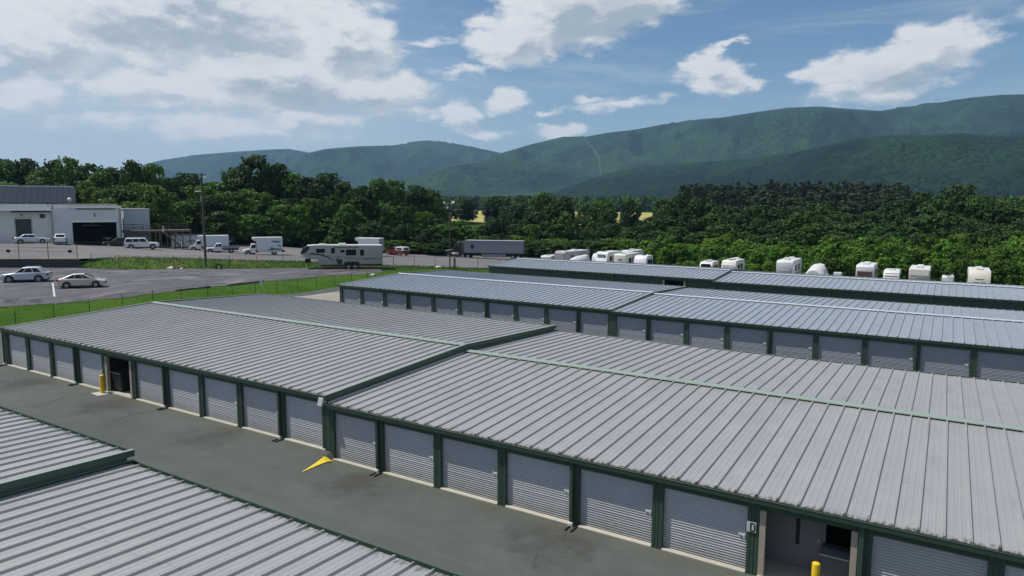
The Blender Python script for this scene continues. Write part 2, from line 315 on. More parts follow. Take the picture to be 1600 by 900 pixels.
# ------------------------------------------------------------------ mesh helpers
class MB:
    def __init__(s): s.v = []; s.f = []; s.mi = []
    def add(s, vs, fs, mi=0):
        o = len(s.v); s.v += [tuple(p) for p in vs]; s.f += [tuple(i+o for i in f) for f in fs]; s.mi += [mi]*len(fs); return s
    def box(s, x0, x1, y0, y1, z0, z1, mi=0):
        return s.add([(x0, y0, z0), (x1, y0, z0), (x1, y1, z0), (x0, y1, z0), (x0, y0, z1), (x1, y0, z1), (x1, y1, z1), (x0, y1, z1)],
                     [(3, 2, 1, 0), (4, 5, 6, 7), (0, 1, 5, 4), (1, 2, 6, 5), (2, 3, 7, 6), (3, 0, 4, 7)], mi)
    def tube(s, p, q, r0, r1=None, k=8, mi=0, cap=True):
        p, q = Vector(p), Vector(q); r1 = r0 if r1 is None else r1; d = (q-p).normalized()
        a = d.orthogonal().normalized(); b = d.cross(a)
        vs = [c+(a*math.cos(t)+b*math.sin(t))*r for c, r in ((p, r0), (q, r1)) for t in [2*math.pi*i/k for i in range(k)]]
        fs = [(i, (i+1) % k, k+(i+1) % k, k+i) for i in range(k)]
        if cap: fs += [tuple(range(k-1, -1, -1)), tuple(range(k, 2*k))]
        return s.add(vs, fs, mi)
    def prism(s, prof, a, b, axis='x', mi=0, cap=True):
        """closed 2D outline swept from a to b; axis x: prof=(y,z); y: prof=(x,z); z: prof=(x,y)"""
        f = {'x': lambda t, p: (t, p[0], p[1]), 'y': lambda t, p: (p[0], t, p[1]), 'z': lambda t, p: (p[0], p[1], t)}[axis]
        k = len(prof); vs = [f(a, p) for p in prof]+[f(b, p) for p in prof]
        fs = [(i, (i+1) % k, k+(i+1) % k, k+i) for i in range(k)]
        if cap: fs += [tuple(range(k-1, -1, -1)), tuple(range(k, 2*k))]
        return s.add(vs, fs, mi)
    def mesh(s, name, mat, smooth=None, bevel=None):
        me = bpy.data.meshes.new(name); me.from_pydata(s.v, [], s.f)
        for m in (mat if isinstance(mat, (list, tuple)) else [mat]): me.materials.append(MATS[m])
        if any(s.mi): me.polygons.foreach_set('material_index', s.mi)
        bm = bmesh.new(); bm.from_mesh(me); bmesh.ops.recalc_face_normals(bm, faces=bm.faces)
        if bevel:
            w, seg = bevel; es = [e for e in bm.edges if len(e.link_faces) == 2 and e.calc_face_angle(0) > R(28)]
            bmesh.ops.bevel(bm, geom=es, offset=w, segments=seg, affect='EDGES', profile=.5, clamp_overlap=True)
        bm.to_mesh(me); bm.free()
        if smooth:
            me.polygons.foreach_set('use_smooth', [True]*len(me.polygons)); me.set_sharp_from_angle(angle=R(smooth))
        return me
    def build(s, name, mat, parent=None, loc=(0, 0, 0), rz=0.0, smooth=None, bevel=None):
        return O(name, s.mesh(name, mat, smooth, bevel), parent, loc, rz)
def O(name, me, parent=None, loc=(0, 0, 0), rz=0.0):
    o = bpy.data.objects.new(name, me); C.objects.link(o); o.location = loc; o.rotation_euler = (0, 0, rz)
    if parent: o.parent = parent
    return o
def tag(o, label=None, cat=None, group=None, kind=None):
    if label: o['label'] = label
    if cat: o['category'] = cat
    if group: o['group'] = group
    if kind: o['kind'] = kind
    return o
def thing(name, label, cat, loc=(0, 0, 0), rz=0.0, group=None):
    o = bpy.data.objects.new(name, None); C.objects.link(o); o.empty_display_size = .2
    o.location = loc; o.rotation_euler = (0, 0, rz); return tag(o, label, cat, group)
def stuff(o): o['kind'] = 'stuff'; return o
def kids(o): return [c for c in C.objects if c.parent == o]
def polysheet(name, poly, cell, zf, mat, off=0.0, parent=None, extra=((), ())):
    bm = bmesh.new(); bm.faces.new([bm.verts.new((x, y, 0)) for x, y in poly])
    for ax in (0, 1):
        lo = min(p[ax] for p in poly); hi = max(p[ax] for p in poly); k = math.ceil(lo/cell)
        while k*cell < hi:
            no = (1, 0, 0) if ax == 0 else (0, 1, 0); co = (k*cell, 0, 0) if ax == 0 else (0, k*cell, 0)
            bmesh.ops.bisect_plane(bm, geom=bm.verts[:]+bm.edges[:]+bm.faces[:], plane_co=co, plane_no=no); k += 1
    for ax in (0, 1):
        for q in extra[ax]: bmesh.ops.bisect_plane(bm, geom=bm.verts[:]+bm.edges[:]+bm.faces[:], plane_co=(q, 0, 0) if ax == 0 else (0, q, 0), plane_no=(1, 0, 0) if ax == 0 else (0, 1, 0))
    bmesh.ops.triangulate(bm, faces=bm.faces[:])
    for v in bm.verts: v.co.z = zf(v.co.x, v.co.y)+off
    bmesh.ops.recalc_face_normals(bm, faces=bm.faces)
    for f in bm.faces:
        if f.normal.z < 0: f.normal_flip()
    me = bpy.data.meshes.new(name); bm.to_mesh(me); bm.free(); me.materials.append(MATS[mat])
    me.polygons.foreach_set('use_smooth', [True]*len(me.polygons))
    o = O(name, me, parent); return o
# ------------------------------------------------------------------ terrain
def rbf(pts):
    P = np.array([p[:2] for p in pts], float); z = np.array([p[2] for p in pts], float); k = len(P)
    Dm = np.linalg.norm(P[:, None]-P[None], axis=2); A = np.zeros((k+3, k+3)); A[:k, :k] = Dm+np.eye(k)*1e-6
    A[:k, k] = 1; A[:k, k+1:] = P/100; A[k, :k] = 1; A[k+1:, :k] = P.T/100
    w = np.linalg.solve(A, np.concatenate([z, [0, 0, 0]]))
    def f(x, y):
        d = np.hypot(P[:, 0]-x, P[:, 1]-y); return float(w[:k]@d+w[k]+w[k+1]*x/100+w[k+2]*y/100)
    return f
COMMON = [(-52.9, 54.9, 1.3), (-57, 58, 1.45), (-43.5, 66.7, .94), (-45, 60, .95), (-36, 72, .5), (-61, 105, -.84), (-50, 100, -.7), (-74.6, 89.9, .28), (-72.4, 78.4, 1.15), (-30, 82, .05), (0, 82, 0), (30, 82, 0),
          (-31, -25, .4), (-31, 0, .34), (-31, 21, .33), (-31, 50, .3), (-36, -10, .38), (-36, 10, .36), (-36, 35, .33), (-41, 35, .36), (-41, 5, .45), (-41, 55, .45), (0, -30, .2), (0, 5, .16), (0, 30, .16), (0, 60, .1), (30, -30, 0), (30, 0, 0), (30, 30, 0), (30, 60, 0), (60, 0, -.5), (60, 80, -.5),
          (-121, 95, 1.3), (-60, 150, -1.5), (0, 120, -.3), (0, 200, -1), (100, 150, -1), (-130, 160, 1), (-100, 250, 1), (0, 330, .5), (-150, 300, 2.5), (100, 300, 0)]
LOWER = COMMON+[(-49.4, 7.4, 1.76), (-48, 17.4, 1.9), (-48.2, 25, 1.8), (-48.8, 34.8, 1.54), (-49, 45.3, 1.24), (-47.5, 55.9, 1.05), (-65.3, 16.5, 2.21), (-55.7, 17.7, 2.12), (-61.7, 17.6, 2.2), (-51.7, 13, 1.92), (-82.9, 21, 2.53), (-75.2, 27, 2.49), (-70.6, 31, 2.17), (-66.9, 38, 1.91), (-64.3, 46.6, 1.45), (-60.2, 52.8, 1.35), (-48, -10, 1.6), (-80, -10, 2.3), (-110, -20, 3)]
UPPER = COMMON+[(-83.3, 21.3, 3.6), (-75.6, 27.2, 3.56), (-74.6, 33.4, 3.47), (-72.5, 41.8, 2.84), (-69.4, 50.7, 2.1), (-64.1, 56.3, 1.77), (-99.6, 32.3, 4.6), (-95.7, 34.7, 4.6), (-91.6, 45.4, 3.34), (-98.6, 45.8, 3.6), (-98.4, 38.9, 3.95), (-89.2, 58.5, 2.03), (-104, 62, 2.07), (-94.7, 59.9, 2.1), (-82.7, 62.6, 1.72), (-107.8, 74.3, 2.26), (-106, 30.6, 4.5), (-110, 23.5, 4.6), (-130, 72, 2.45), (-120, 0, 5), (-140, 40, 4.5)]
f_lo, f_up = rbf(LOWER), rbf(UPPER)
BANK = [(-130, -16), (-82.9, 21.0), (-75.2, 27.0), (-70.6, 31.0), (-66.9, 38.0), (-64.3, 46.6), (-60.2, 52.8), (-54, 58.6), (-43.5, 67.5), (-30, 74)]
BW = [.6, .6, 2.2, 4.2, 6.0, 6.0, 5.0, 3.0, 1.5, 1.0]
def sst(x): x = max(0., min(1., x)); return x*x*(3-2*x)
def bank_sd(x, y):
    best = (1e9, 0, 1)
    for i in range(len(BANK)-1):
        (ax, ay), (bx, by) = BANK[i], BANK[i+1]; ex, ey = bx-ax, by-ay; L2 = ex*ex+ey*ey
        t = max(0., min(1., ((x-ax)*ex+(y-ay)*ey)/L2)); d = math.hypot(x-ax-t*ex, y-ay-t*ey)
        if d < best[0]: best = (d, 1 if ex*(y-ay)-ey*(x-ax) > 0 else -1, BW[i]*(1-t)+BW[i+1]*t)
    return best[0]*best[1], best[2]
def far_w(x, y):
    return sst((math.hypot(x+40, y-60)-230)/300)
def far_z(x, y): return 1.5+min(9., max(0, math.hypot(x, y)-500)*.006)
def yard_z(x, y):
    if y < .3:
        w = min(8., .13+max(0., -y-.15)*1.2); s = sst((x-.24+w)/(2*w))
    else: s = sst((x+3)/6)
    return .326*(1-s)
def yard_w(x, y):   # 1 inside the storage yard, easing out to the natural ground
    dx = max(-38.0-x, x-34.0, 0.); dy = max(-60.0-y, y-76.0, 0.); return 1-sst(math.hypot(dx, dy)/5.0)
def g_low(x, y):
    w = yard_w(x, y); return yard_z(x, y)*w+f_lo(x, y)*(1-w) if w < 1 else yard_z(x, y)
def g_up(x, y): return f_up(x, y)
def ground_z(x, y):
    k = far_w(x, y)
    if k >= 1: return far_z(x, y)
    w = yard_w(x, y)
    if w >= 1: return yard_z(x, y)
    sd, bw = bank_sd(x, y); off = 2.2*max(0., 1-max(0., bw-.6)/1.5); s = sst((sd-off)/bw) if sd > off else 0.
    z = g_low(x, y)*(1-s)+g_up(x, y)*s if s > 0 else g_low(x, y)
    return z*(1-k)+far_z(x, y)*k
# ------------------------------------------------------------------ ground
def axis_coords(lo, hi, step, far):
    c = list(np.arange(lo, hi+.01, step)); g = step; x = hi; u = []
    while x < far: g *= 1.28; x += g; u.append(x)
    g = step; x = lo; d = []
    while x > -far: g *= 1.28; x -= g; d.append(x)
    return d[::-1]+c+u
gx = axis_coords(-134, 44, 2.0, 7600); gy = axis_coords(-34, 150, 2.0, 7600)
gv = [(x, y, ground_z(x, y)-.07-.55*max(0., yard_w(x, y)-.6)/.4) for y in gy for x in gx]; nx = len(gx)
gf = [(j*nx+i, j*nx+i+1, (j+1)*nx+i+1, (j+1)*nx+i) for j in range(len(gy)-1) for i in range(nx-1)]
gm = MB(); gm.v = gv; gm.f = gf; gm.mi = [0]*len(gf)
tag(gm.build('ground', 'land', smooth=180), kind='structure')
sheet = lambda nm, poly, cell, zf, mat, off, extra=((), ()): tag(polysheet(nm, poly, cell, zf, mat, off, None, extra), kind='structure')
def rough(poly, i0, i1, step=.45, amp=.16, seed=1):
    # breaks the stretch of outline i0..i1 into a worn, uneven edge
    rg = random.Random(seed); out = list(poly[:i0])
    for i in range(i0, i1):
        (ax, ay), (bx, by) = poly[i], poly[i+1]; k = max(1, int(math.hypot(bx-ax, by-ay)/step))
        for j in range(k):
            t = j/k; w = amp if (i, j) != (i0, 0) else 0; out.append((ax+(bx-ax)*t+rg.uniform(-w, w), ay+(by-ay)*t+rg.uniform(-w, w)))
    return out+list(poly[i1:])
sheet('storage_yard', [(-42.2, -60), (34, -60), (34, 97), (-30, 97), (-37, 72), (-42.2, 62)], .75, lambda x, y: ground_z(x, y), 'yard_asphalt', 0.0, ([-.9+.09*i for i in range(22)], [-3.0+.15*i for i in range(21)]))
sheet('concrete_apron', [(-42.0, 21.5), (-30.6, 21.5), (-30.6, 57), (-38.5, 57)], 1.5, ground_z, 'apron_concrete', .03)
sheet('lawn', [(-50.5, -34), (-42.2, -34), (-42.2, 62), (-38, 70), (-44.5, 65.5), (-47.4, 58), (-49.8, 45.3), (-50.2, 7)], 1.0, ground_z, 'grass', -.03)
sheet('parking_lot', rough([(-50.0, -34), (-49.6, 7.2), (-46.7, 17.4), (-47.6, 25.1), (-49.2, 34.8), (-49.4, 45.3), (-47.6, 56), (-50, 58.2), (-54, 57.6), (-60.0, 52.0), (-64.1, 46.2), (-66.7, 37.6), (-70.4, 30.6), (-75.0, 26.6), (-82.7, 20.7), (-129, -15), (-129, -34)], 0, 12), 1.0, lambda x, y: f_lo(x, y), 'lot_asphalt', 0.0)
up_poly = [(-129.5, -15.2), (-83.1, 21.45), (-75.9, 27.3), (-74.4, 33.2), (-72.4, 41.6), (-69.2, 50.4), (-63.9, 56.9), (-55.5, 61.5), (-44.2, 69.6), (-30, 97.5), (-40, 112), (-52, 117), (-72, 107), (-84, 88), (-112, 76), (-112, 58), (-104.5, 46), (-112, 28), (-128, 22)]
sheet('upper_lot', rough(up_poly, 2, 9, .5, .2, 4), 1.5, lambda x, y: g_up(x, y), 'upper_asphalt', .02)
bank_poly = BANK[2:]+[(-43.9, 70.2), (-55.5, 62.5), (-64, 57.9), (-69.6, 50.9), (-72.9, 42), (-75.0, 33.6), (-76.3, 27.4)]
sheet('grass_bank', bank_poly, .9, ground_z, 'bank_grass', .0)
sheet('hay_field', [(-330, 300), (-260, 225), (-150, 240), (-60, 262), (20, 290), (60, 480), (-120, 620), (-420, 560)], 20, lambda x, y: ground_z(x, y), 'meadow', .35)
# painted bay line, worn patches and cracks
sheet('parking_line', [(-61.7, 17.45), (-51.65, 12.9), (-51.55, 13.05), (-61.65, 17.6)], .8, lambda x, y: f_lo(x, y), 'sign_white', .012)
sheet('painted_ramp', [(.13, -.42), (.44, -.13), (.57, -2.1)], .06, yard_z, 'yellow_line', .03)
def crack(pts, w=.035):
    rng = random.Random(len(pts)); path = []
    for (a, b) in zip(pts[:-1], pts[1:]):
        k = max(2, int(math.hypot(b[0]-a[0], b[1]-a[1])/.18))
        path += [(a[0]+(b[0]-a[0])*i/k+rng.uniform(-.05, .05), a[1]+(b[1]-a[1])*i/k+rng.uniform(-.05, .05)) for i in range(k)]
    mb = MB(); vs = []
    for i, (x, y) in enumerate(path):
        ww = w*rng.uniform(.3, 1.0); vs += [(x-ww*.5, y-ww*.5, yard_z(x, y)+.005), (x+ww*.5, y+ww*.5, yard_z(x, y)+.005)]
    mb.add(vs, [(2*i, 2*i+1, 2*i+3, 2*i+2) for i in range(len(path)-1)])
    tag(mb.build('pavement_crack', 'black_rubber'), kind='structure')
crack([(12.2, -.7), (12.6, -1.6), (12.0, -2.3), (12.5, -3.3), (12.2, -4.0)], .016)
crack([(-18.4, -.6), (-18.9, -1.9), (-18.3, -3.6), (-19.2, -5.0)], .05); crack([(-12.2, -.5), (-12.6, -1.7), (-12.1, -3.0)], .04)
crack([(-7, -6.2), (-3, -5.6), (1, -6.0), (5, -5.3)], .03)

# ------------------------------------------------------------------ storage buildings
BAY = 3.048; PAN = BAY/5; COLW = .36
MESHES = {}
def shared(key, fn):
    if key not in MESHES: MESHES[key] = fn()
    return MESHES[key]
def panel_mesh(run, rise, mat):
    prof = [(-.040, 0), (-.026, .068), (.026, .068), (.040, 0), (.17, 0), (.18, .007), (.215, .007), (.225, 0), (.355, 0), (.365, .007), (.40, .007), (.41, 0), (PAN-.040, 0)]
    mb = MB(); k = len(prof); sl = rise/run
    cuts = [0, run*.5, run]
    vs = [(x, y, z+y*sl) for y in cuts for x, z in prof]
    fs = [(j*k+i, j*k+i+1, (j+1)*k+i+1, (j+1)*k+i) for j in range(len(cuts)-1) for i in range(k-1)]
    mb.add(vs, fs); mb.add([(-.040, 0, 0), (-.026, 0, .068), (.026, 0, .068), (.040, 0, 0)], [(0, 3, 2, 1)])
    mb.add([(-.03, 0, 0), (PAN-.03, 0, 0), (PAN-.03, 0, -.025), (-.03, 0, -.025)], [(3, 2, 1, 0)])
    return mb.mesh('roof_panel', mat)
def door_mesh(mat='door_grey'):
    mb = MB(); w = BAY-COLW+.02; z0, z1 = .075, 2.14; n = 24; h = (z1-z0)/n; vs = []
    for i in range(n):
        b = z0+i*h; d = .031 if i != 8 else .036
        vs += [(b+.002, -.001), (b+h*.34, -d*.97), (b+h*.42, -d), (b+h*.50, -d*.93), (b+h*.98, -.002)]
    k = len(vs); V = [(x, y, z) for x in (-w/2, w/2) for z, y in vs]
    mb.add(V, [(i, i+1, k+i+1, k+i) for i in range(k-1)]); mb.box(-w/2, w/2, .004, .03, z0, z1)
    return mb.mesh('roll_up_door', mat, smooth=30)
def column_mesh(H):
    w = COLW/2; g = .012
    prof = [(-w, .17), (-w, 0), (-w*.45, 0), (-w*.38, g), (-w*.2, g), (-w*.13, 0), (w*.13, 0), (w*.2, g), (w*.38, g), (w*.45, 0), (w, 0), (w, .17)]
    return MB().prism(prof, -.12, H-.14, 'z').mesh('column', 'trim_green')
def gutter_mesh(L, mat='trim_green'):
    o = .20; prof = [(-o, .02), (-o-.012, .005), (-o, -.012), (-o+.012, -.16), (-.01, -.16), (-.01, -.05), (-.025, -.05), (-.025, -.145), (-o+.03, -.145), (-o+.018, .0)]
    return MB().prism(prof, 0, L, 'x').mesh('gutter', mat)
def storage(label, x0, yf, D, z0, H, rise, roof, cap_mat, doors='front', nb=10, spouts=(), openings=(), rake=(True, True), group='storage buildings'):
    L = nb*BAY; w = D/2; t = thing('storage_building', label, 'storage building', (x0, yf, z0), 0, group)
    part = lambda mb, nm, mat, **k: mb.build(nm, mat, t, **k)
    # roof panels, front slope then back slope
    ev = -.035; run = w-ev-.0; pm = shared(('pan', round(run, 3), rise, roof), lambda: panel_mesh(run, rise, roof))
    npan = nb*5
    for i in range(npan):
        O('roof_panel', pm, t, (i*PAN+.03, ev, H-.01)); O('roof_panel', pm, t, ((i+1)*PAN-.03, D-ev, H-.01), math.pi)
    top = H-.01+rise
    c = MB(); e = .0
    for s in (-1, 1):
        c.add([(e, w, top+.135), (L-e, w, top+.135), (L-e, w+s*.24, top+.095), (e, w+s*.24, top+.095)], [(0, 1, 2, 3)])
        c.add([(e, w+s*.24, top+.095), (L-e, w+s*.24, top+.095), (L-e, w+s*.25, top+.06), (e, w+s*.25, top+.06)], [(0, 1, 2, 3)])
    part(c, 'ridge_cap', cap_mat)
    cl = MB()
    for s in (-1, 1): cl.box(.02, L-.02, w+s*.21-.012, w+s*.21+.012, top-.02, top+.075)
    part(cl, 'ridge_closure', 'bin_black')  # closure strips kept black to draw the shadow gap under the cap too
    gm_ = shared(('gut', L), lambda: gutter_mesh(L))
    O('gutter', gm_, t, (0, 0, H)); O('gutter', gm_, t, (L, D, H), math.pi)
    # gable trims
    for end, on in ((0, rake[0]), (L, rake[1])):
        if not on: continue
        r = MB(); xa, xb = (end-.06, end+.03) if end == 0 else (end-.03, end+.06)
        pr = [(-.205, H-.16), (-.205, H+.055), (w, top+.115), (D+.205, H+.055), (D+.205, H-.16), (w, top-.13)]
        r.prism(pr, xa, xb, 'x'); part(r, 'rake_trim', 'trim_green')
        r = MB(); zz = .004
        for s in (0, 1):
            y0, y1 = (-.205, w) if s == 0 else (w, D+.205); z_0, z_1 = (H+.055, top+.115) if s == 0 else (top+.115, H+.055)
            r.add([(xa-.01, y0, z_0+zz), (xb+.05 if end == 0 else xb+.01, y0, z_0+zz), (xb+.05 if end == 0 else xb+.01, y1, z_1+zz), (xa-.01 if end == 0 else xa-.05, y1, z_1+zz)], [(0, 1, 2, 3)])
        part(r, 'rake_cap', 'trim_pale')
    # walls
    for x in (0.02, L-.02):
        part(MB().prism([(.14, -.1), (.14, H-.06), (w, top-.1), (D-.02, H-.06), (D-.02, -.1)], x-.015, x+.015, 'x'), 'end_wall', 'trim_green')
    part(MB().box(.04, L-.04, D-.06, D-.03, -.1, H-.05), 'back_wall', 'trim_green')
    part(MB().box(.04, L-.04, .05, D-.07, -.7, .0), 'foundation_slab', 'concrete')
    if doors is None:
        part(MB().box(.04, L-.04, .03, .06, -.1, H-.05), 'front_wall', 'trim_green'); return t
    plain = doors == 'wall'
    if plain:
        xs = [.04]
        for k in openings: xs += [k*BAY+COLW/2, (k+1)*BAY-COLW/2]
        xs.append(L-.04)
        for q in range(0, len(xs), 2): part(MB().box(xs[q], xs[q+1], .06, .12, -.1, 2.129), 'front_wall', 'trim_green')
    part(MB().box(.02, L-.02,   .035, .155, 2.13, H-.03), 'door_header', 'trim_green')
    dmat = 'door_grey' if roof == 'roof_old' else 'door_blue'; dm = shared(('door', dmat), lambda: door_mesh(dmat)); cm = shared(('col', H), lambda: column_mesh(H))
    lat = shared('latch', lambda: MB().box(-.11, .11, -.05, -.02, -.035, .035).box(.05, .085, -.07, -.05, -.11, .035).mesh('door_latch', 'white_plastic'))
    sm = shared('sill', lambda: MB().prism([(-.04, -.15), (-.04, .035), (.0, .065), (.165, .072), (.165, -.15)], -(BAY-COLW)/2+.004, (BAY-COLW)/2-.004, 'x').mesh('door_sill', 'sill'))
    for k in range(nb+1) if not plain else (0, nb):
        O('column', cm, t, (min(max(k*BAY, COLW/2), L-COLW/2), 0, 0))
    for k in range(nb):
        xc = (k+.5)*BAY
        if k in openings or plain: continue
        d = O('roll_up_door', dm, t, (xc, .145, 0)); O('door_latch', lat, d, (1.18, -.01, 1.18)); O('door_sill', sm, t, (xc, 0, 0))
    sp = shared(('spout', H), lambda: MB().box(-.15, -.02, -.11, -.002, .16, H-.17).mesh('downspout', 'trim_green', bevel=(.012, 1)))
    ft = shared('foot', lambda: MB().box(-.17, -.005, -.14, -.002, -.05, .155).mesh('spout_foot', 'white_plastic', bevel=(.02, 1)))
    st = shared('strip', lambda: MB().prism([(-.022, -.03), (-.022, .05), (.022, .05), (.022, -.03)], -.52, -.06, 'y').mesh('drain_strip', 'black_rubber'))
    for k in spouts:
        s = O('downspout', sp, t, (k*BAY, 0, 0)); O('spout_foot', ft, s)
        for q in (-.09, .14): O('drain_strip', st, s, (q, 0, 0))
    for k in openings:
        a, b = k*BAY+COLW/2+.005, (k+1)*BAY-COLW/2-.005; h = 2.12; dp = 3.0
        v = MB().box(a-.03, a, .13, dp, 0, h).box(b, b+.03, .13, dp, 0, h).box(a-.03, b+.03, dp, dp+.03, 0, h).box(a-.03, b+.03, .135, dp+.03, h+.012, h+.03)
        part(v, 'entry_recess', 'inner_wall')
        part(MB().box(a, b, -.08, dp, .005, .06), 'entry_floor', 'sill')
        for s, x in ((1, a), (-1, b)): part(MB().box(min(x, x+s*.17), max(x, x+s*.17), -.012, .16, .065, h), 'entry_jamb', 'tan_metal')
    return t

HB, RB, WB = 2.529, .428, 10.486*2
b_left = storage('near storage building, its left half beside the lawn with a dark open doorway', -30.48, 0, WB, .326, HB, RB, 'roof_old', 'trim_pale', spouts=(0, 3, 6, 9), openings=(4,))
b_right = storage('near storage building, its lower right half with the white inner door and letter sign', 0, 0, WB, 0.0, HB, RB, 'roof_old', 'trim_pale', spouts=(1, 4, 7), openings=(6,))
storage('upper part of the nearest roof at the bottom left corner, left of its step', -30.22, -8.99-WB, WB, .57, HB, RB, 'roof_old', 'trim_pale', doors=None)
storage('nearest roof at the bottom edge, the lower part right of the step', .26, -8.99-WB, WB, .225, HB, RB, 'roof_old', 'trim_pale', doors=None)
storage('second storage row behind, its left half with the bluish roof and white ridge', -30.25, 30.27, 18.47, .311, HB, .356, 'roof_sky_tint', 'ridge_glint', spouts=(3, 6, 9))
storage('second storage row behind, its lower right half with the bluish roof', .23, 30.27, 18.47, .203, HB, .356, 'roof_sky_tint', 'ridge_glint', spouts=(1, 4, 7))
d_left = storage('farthest storage row in front of the parked trailers, its left half', -29.91, 57.51, 14.64, .301, HB, .444, 'roof_sky_tint', 'ridge_glint', doors='wall', spouts=(3, 6, 9), openings=(8,))
storage('farthest storage row in front of the white trailers, its lower right half', .57, 57.51, 14.64, .094, HB, .444, 'roof_sky_tint', 'ridge_glint', doors='wall', spouts=(1, 4, 7))
# entry of the near right building: white inner door, dark window slot, letter plate, unit lamp
a = 6*BAY+COLW/2
dr = MB().box(a+.005, a+1.72, 1.15, 1.21, .065, 2.10).build('inner_door', 'white_wall', b_right)
MB().box(a+.86, a+.98, 1.135, 1.149, .80, 2.05).build('window_slot', 'sign_black', dr)
MB().box(a+1.50, a+1.58, 1.09, 1.149, 1.02, 1.16).build('door_handle', 'galv', dr)
pl = MB().box(18.10, 18.38, -.035, -.016, 1.38, 1.70).build('letter_plate', 'sign_white', b_right)
D_ = MB(); ox, oz = 18.20, 1.40; h, w_, s_ = .28, .16, .042
out = [(0, 0), (w_-.05, 0), (w_, .05), (w_, h-.05), (w_-.05, h), (0, h)]; inn = [(s_, s_), (w_-.06, s_), (w_-s_, .06), (w_-s_, h-.06), (w_-.06, h-s_), (s_, h-s_)]
D_.add([(ox+x, -.041, oz+z) for x, z in out+inn], [(i, (i+1) % 6, 6+(i+1) % 6, 6+i) for i in range(6)])
D_.build('plate_letter', 'sign_black', pl)
wl = MB().prism([(-.34, 2.02), (-.14, 1.98), (-.01, 2.30), (-.01, 2.38), (-.22, 2.36)], -.24, .06, 'x').build('wall_lamp', 'light_grey', b_left, (30.42, 0, .1), bevel=(.012, 1))
MB().add([(-.22, -.335, 2.008), (.04, -.335, 2.008), (.04, -.148, 1.972), (-.22, -.148, 1.972)], [(0, 1, 2, 3)]).build('lamp_lens', 'lamp_clear', wl)
# bollards and bins
def bollard(label, x, y, h, pad):
    z = yard_z(x, y); t = thing('bollard', label, 'bollard', (x, y, z), 0, 'yellow bollards at the doorways')
    k = 16; m = MB(); r = .115
    rings = [(r, -.1), (r, h-.06), (r*.92, h-.025), (r*.65, h-.004), (r*.25, h+.006)]
    vs = [(q*math.cos(2*math.pi*i/k), q*math.sin(2*math.pi*i/k), zz) for q, zz in rings for i in range(k)]
    m.add(vs, [(j*k+i, j*k+(i+1) % k, (j+1)*k+(i+1) % k, (j+1)*k+i) for j in range(len(rings)-1) for i in range(k)]+[tuple((len(rings)-1)*k+i for i in range(k))])
    m.build('post', 'yellow_paint', t, smooth=40)
    if pad: MB().prism([(-.5, -.42), (.42, -.5), (.55, .3), (-.35, .4)], -.06, .025, 'z').build('concrete_footing', 'sill', t)
bollard('yellow steel bollard on a pale footing by the dark left doorway', -18.0, -.28, 1.08, True)
bollard('yellow steel bollard before the doorway with the white inner door', 20.16, -.40, 1.12, False)
def bin_(label, x, y, w, d, h, mat, z=.06, wheels=True):
    t = thing('wheeled_bin', label, 'waste bin', (x, y, z), 0, 'waste bins in the doorways')
    body = MB(); q = .86
    body.add([(sx*w/2*s, sy*d/2*s, zz) for zz, s in ((.12, q), (h, 1.0)) for sx, sy in ((-1, -1), (1, -1), (1, 1), (-1, 1))], [(3, 2, 1, 0), (4, 5, 6, 7), (0, 1, 5, 4), (1, 2, 6, 5), (2, 3, 7, 6), (3, 0, 4, 7)])
    body.build('body', mat, t, bevel=(.03, 2))
    MB().prism([(-d/2-.03, h), (-d/2-.03, h+.035), (-d*.1, h+.11), (d/2+.02, h+.05), (d/2+.02, h)], -w/2-.03, w/2+.03, 'x').build('lid', mat, t, bevel=(.012, 1))
    MB().tube((-w/2-.02, -d/2-.035, h+.02), (w/2+.02, -d/2-.035, h+.02), .018).build('rim_bar', 'light_grey', t)
    for sx in (-1, 1): MB().tube((sx*w*.36-.03, d*.25, .1), (sx*w*.36+.03, d*.25, .1), .1, k=12).build('wheel', 'tyre', t)
    for sx in (-1, 1): MB().box(sx*w*.36-.03, sx*w*.36+.03, -d*.38, -d*.28, .0, .14).build('foot', 'tyre', t)
    return t
bin_('grey wheeled waste bin behind the front yellow bollard', 20.65, .62, .95, .75, 1.02, 'bin_grey')
bin_('black waste bin standing in the dark left doorway', -17.35, .62, 1.0, .9, 1.1, 'bin_black', .386)
# ------------------------------------------------------------------ vehicles
def heading(az): return R(90-az)      # clockwise-from-+y degrees to rotation about z (local +x forward)
def wheel_set(t, xs, hw, r, wd=.22, rimmat='rim'):
    tm = shared(('tyre', r, wd), lambda: MB().tube((0, -wd/2, 0), (0, wd/2, 0), r, k=20).mesh('wheel', 'tyre', smooth=40, bevel=(.03, 2)))
    rm = shared(('rim', r, wd, rimmat), lambda: MB().tube((0, -wd/2-.012, 0), (0, wd/2+.012, 0), r*.62, k=16).tube((0, -wd/2-.025, 0), (0, wd/2+.025, 0), r*.2, k=8).mesh('rim', rimmat, smooth=40))
    for x in xs:
        for s in (-1, 1): w = O('wheel', tm, t, (x, s*(hw-wd/2+.01), r)); O('rim', rm, w)
def shell(prof, W, taper=.10, mat='paint_white', bevel=(.07, 2), sect=None):
    """side outline (x,z) given width, narrowing in plan to the ends and leaning in above the waist"""
    xs = [p[0] for p in prof]; xm, xn = max(xs), min(xs); mb = MB(); k = len(prof)
    def hw(x, z):
        u = abs((x-(xm+xn)/2)/((xm-xn)/2)); return W/2*(1-taper*max(0, (u-.6)/.4)**2)
    vs = [(x, -hw(x, z), z) for x, z in prof]+[(x, hw(x, z), z) for x, z in prof]
    mb.add(vs, [(i, (i+1) % k, k+(i+1) % k, k+i) for i in range(k)]+[tuple(range(k-1, -1, -1)), tuple(range(k, 2*k))])
    return mb
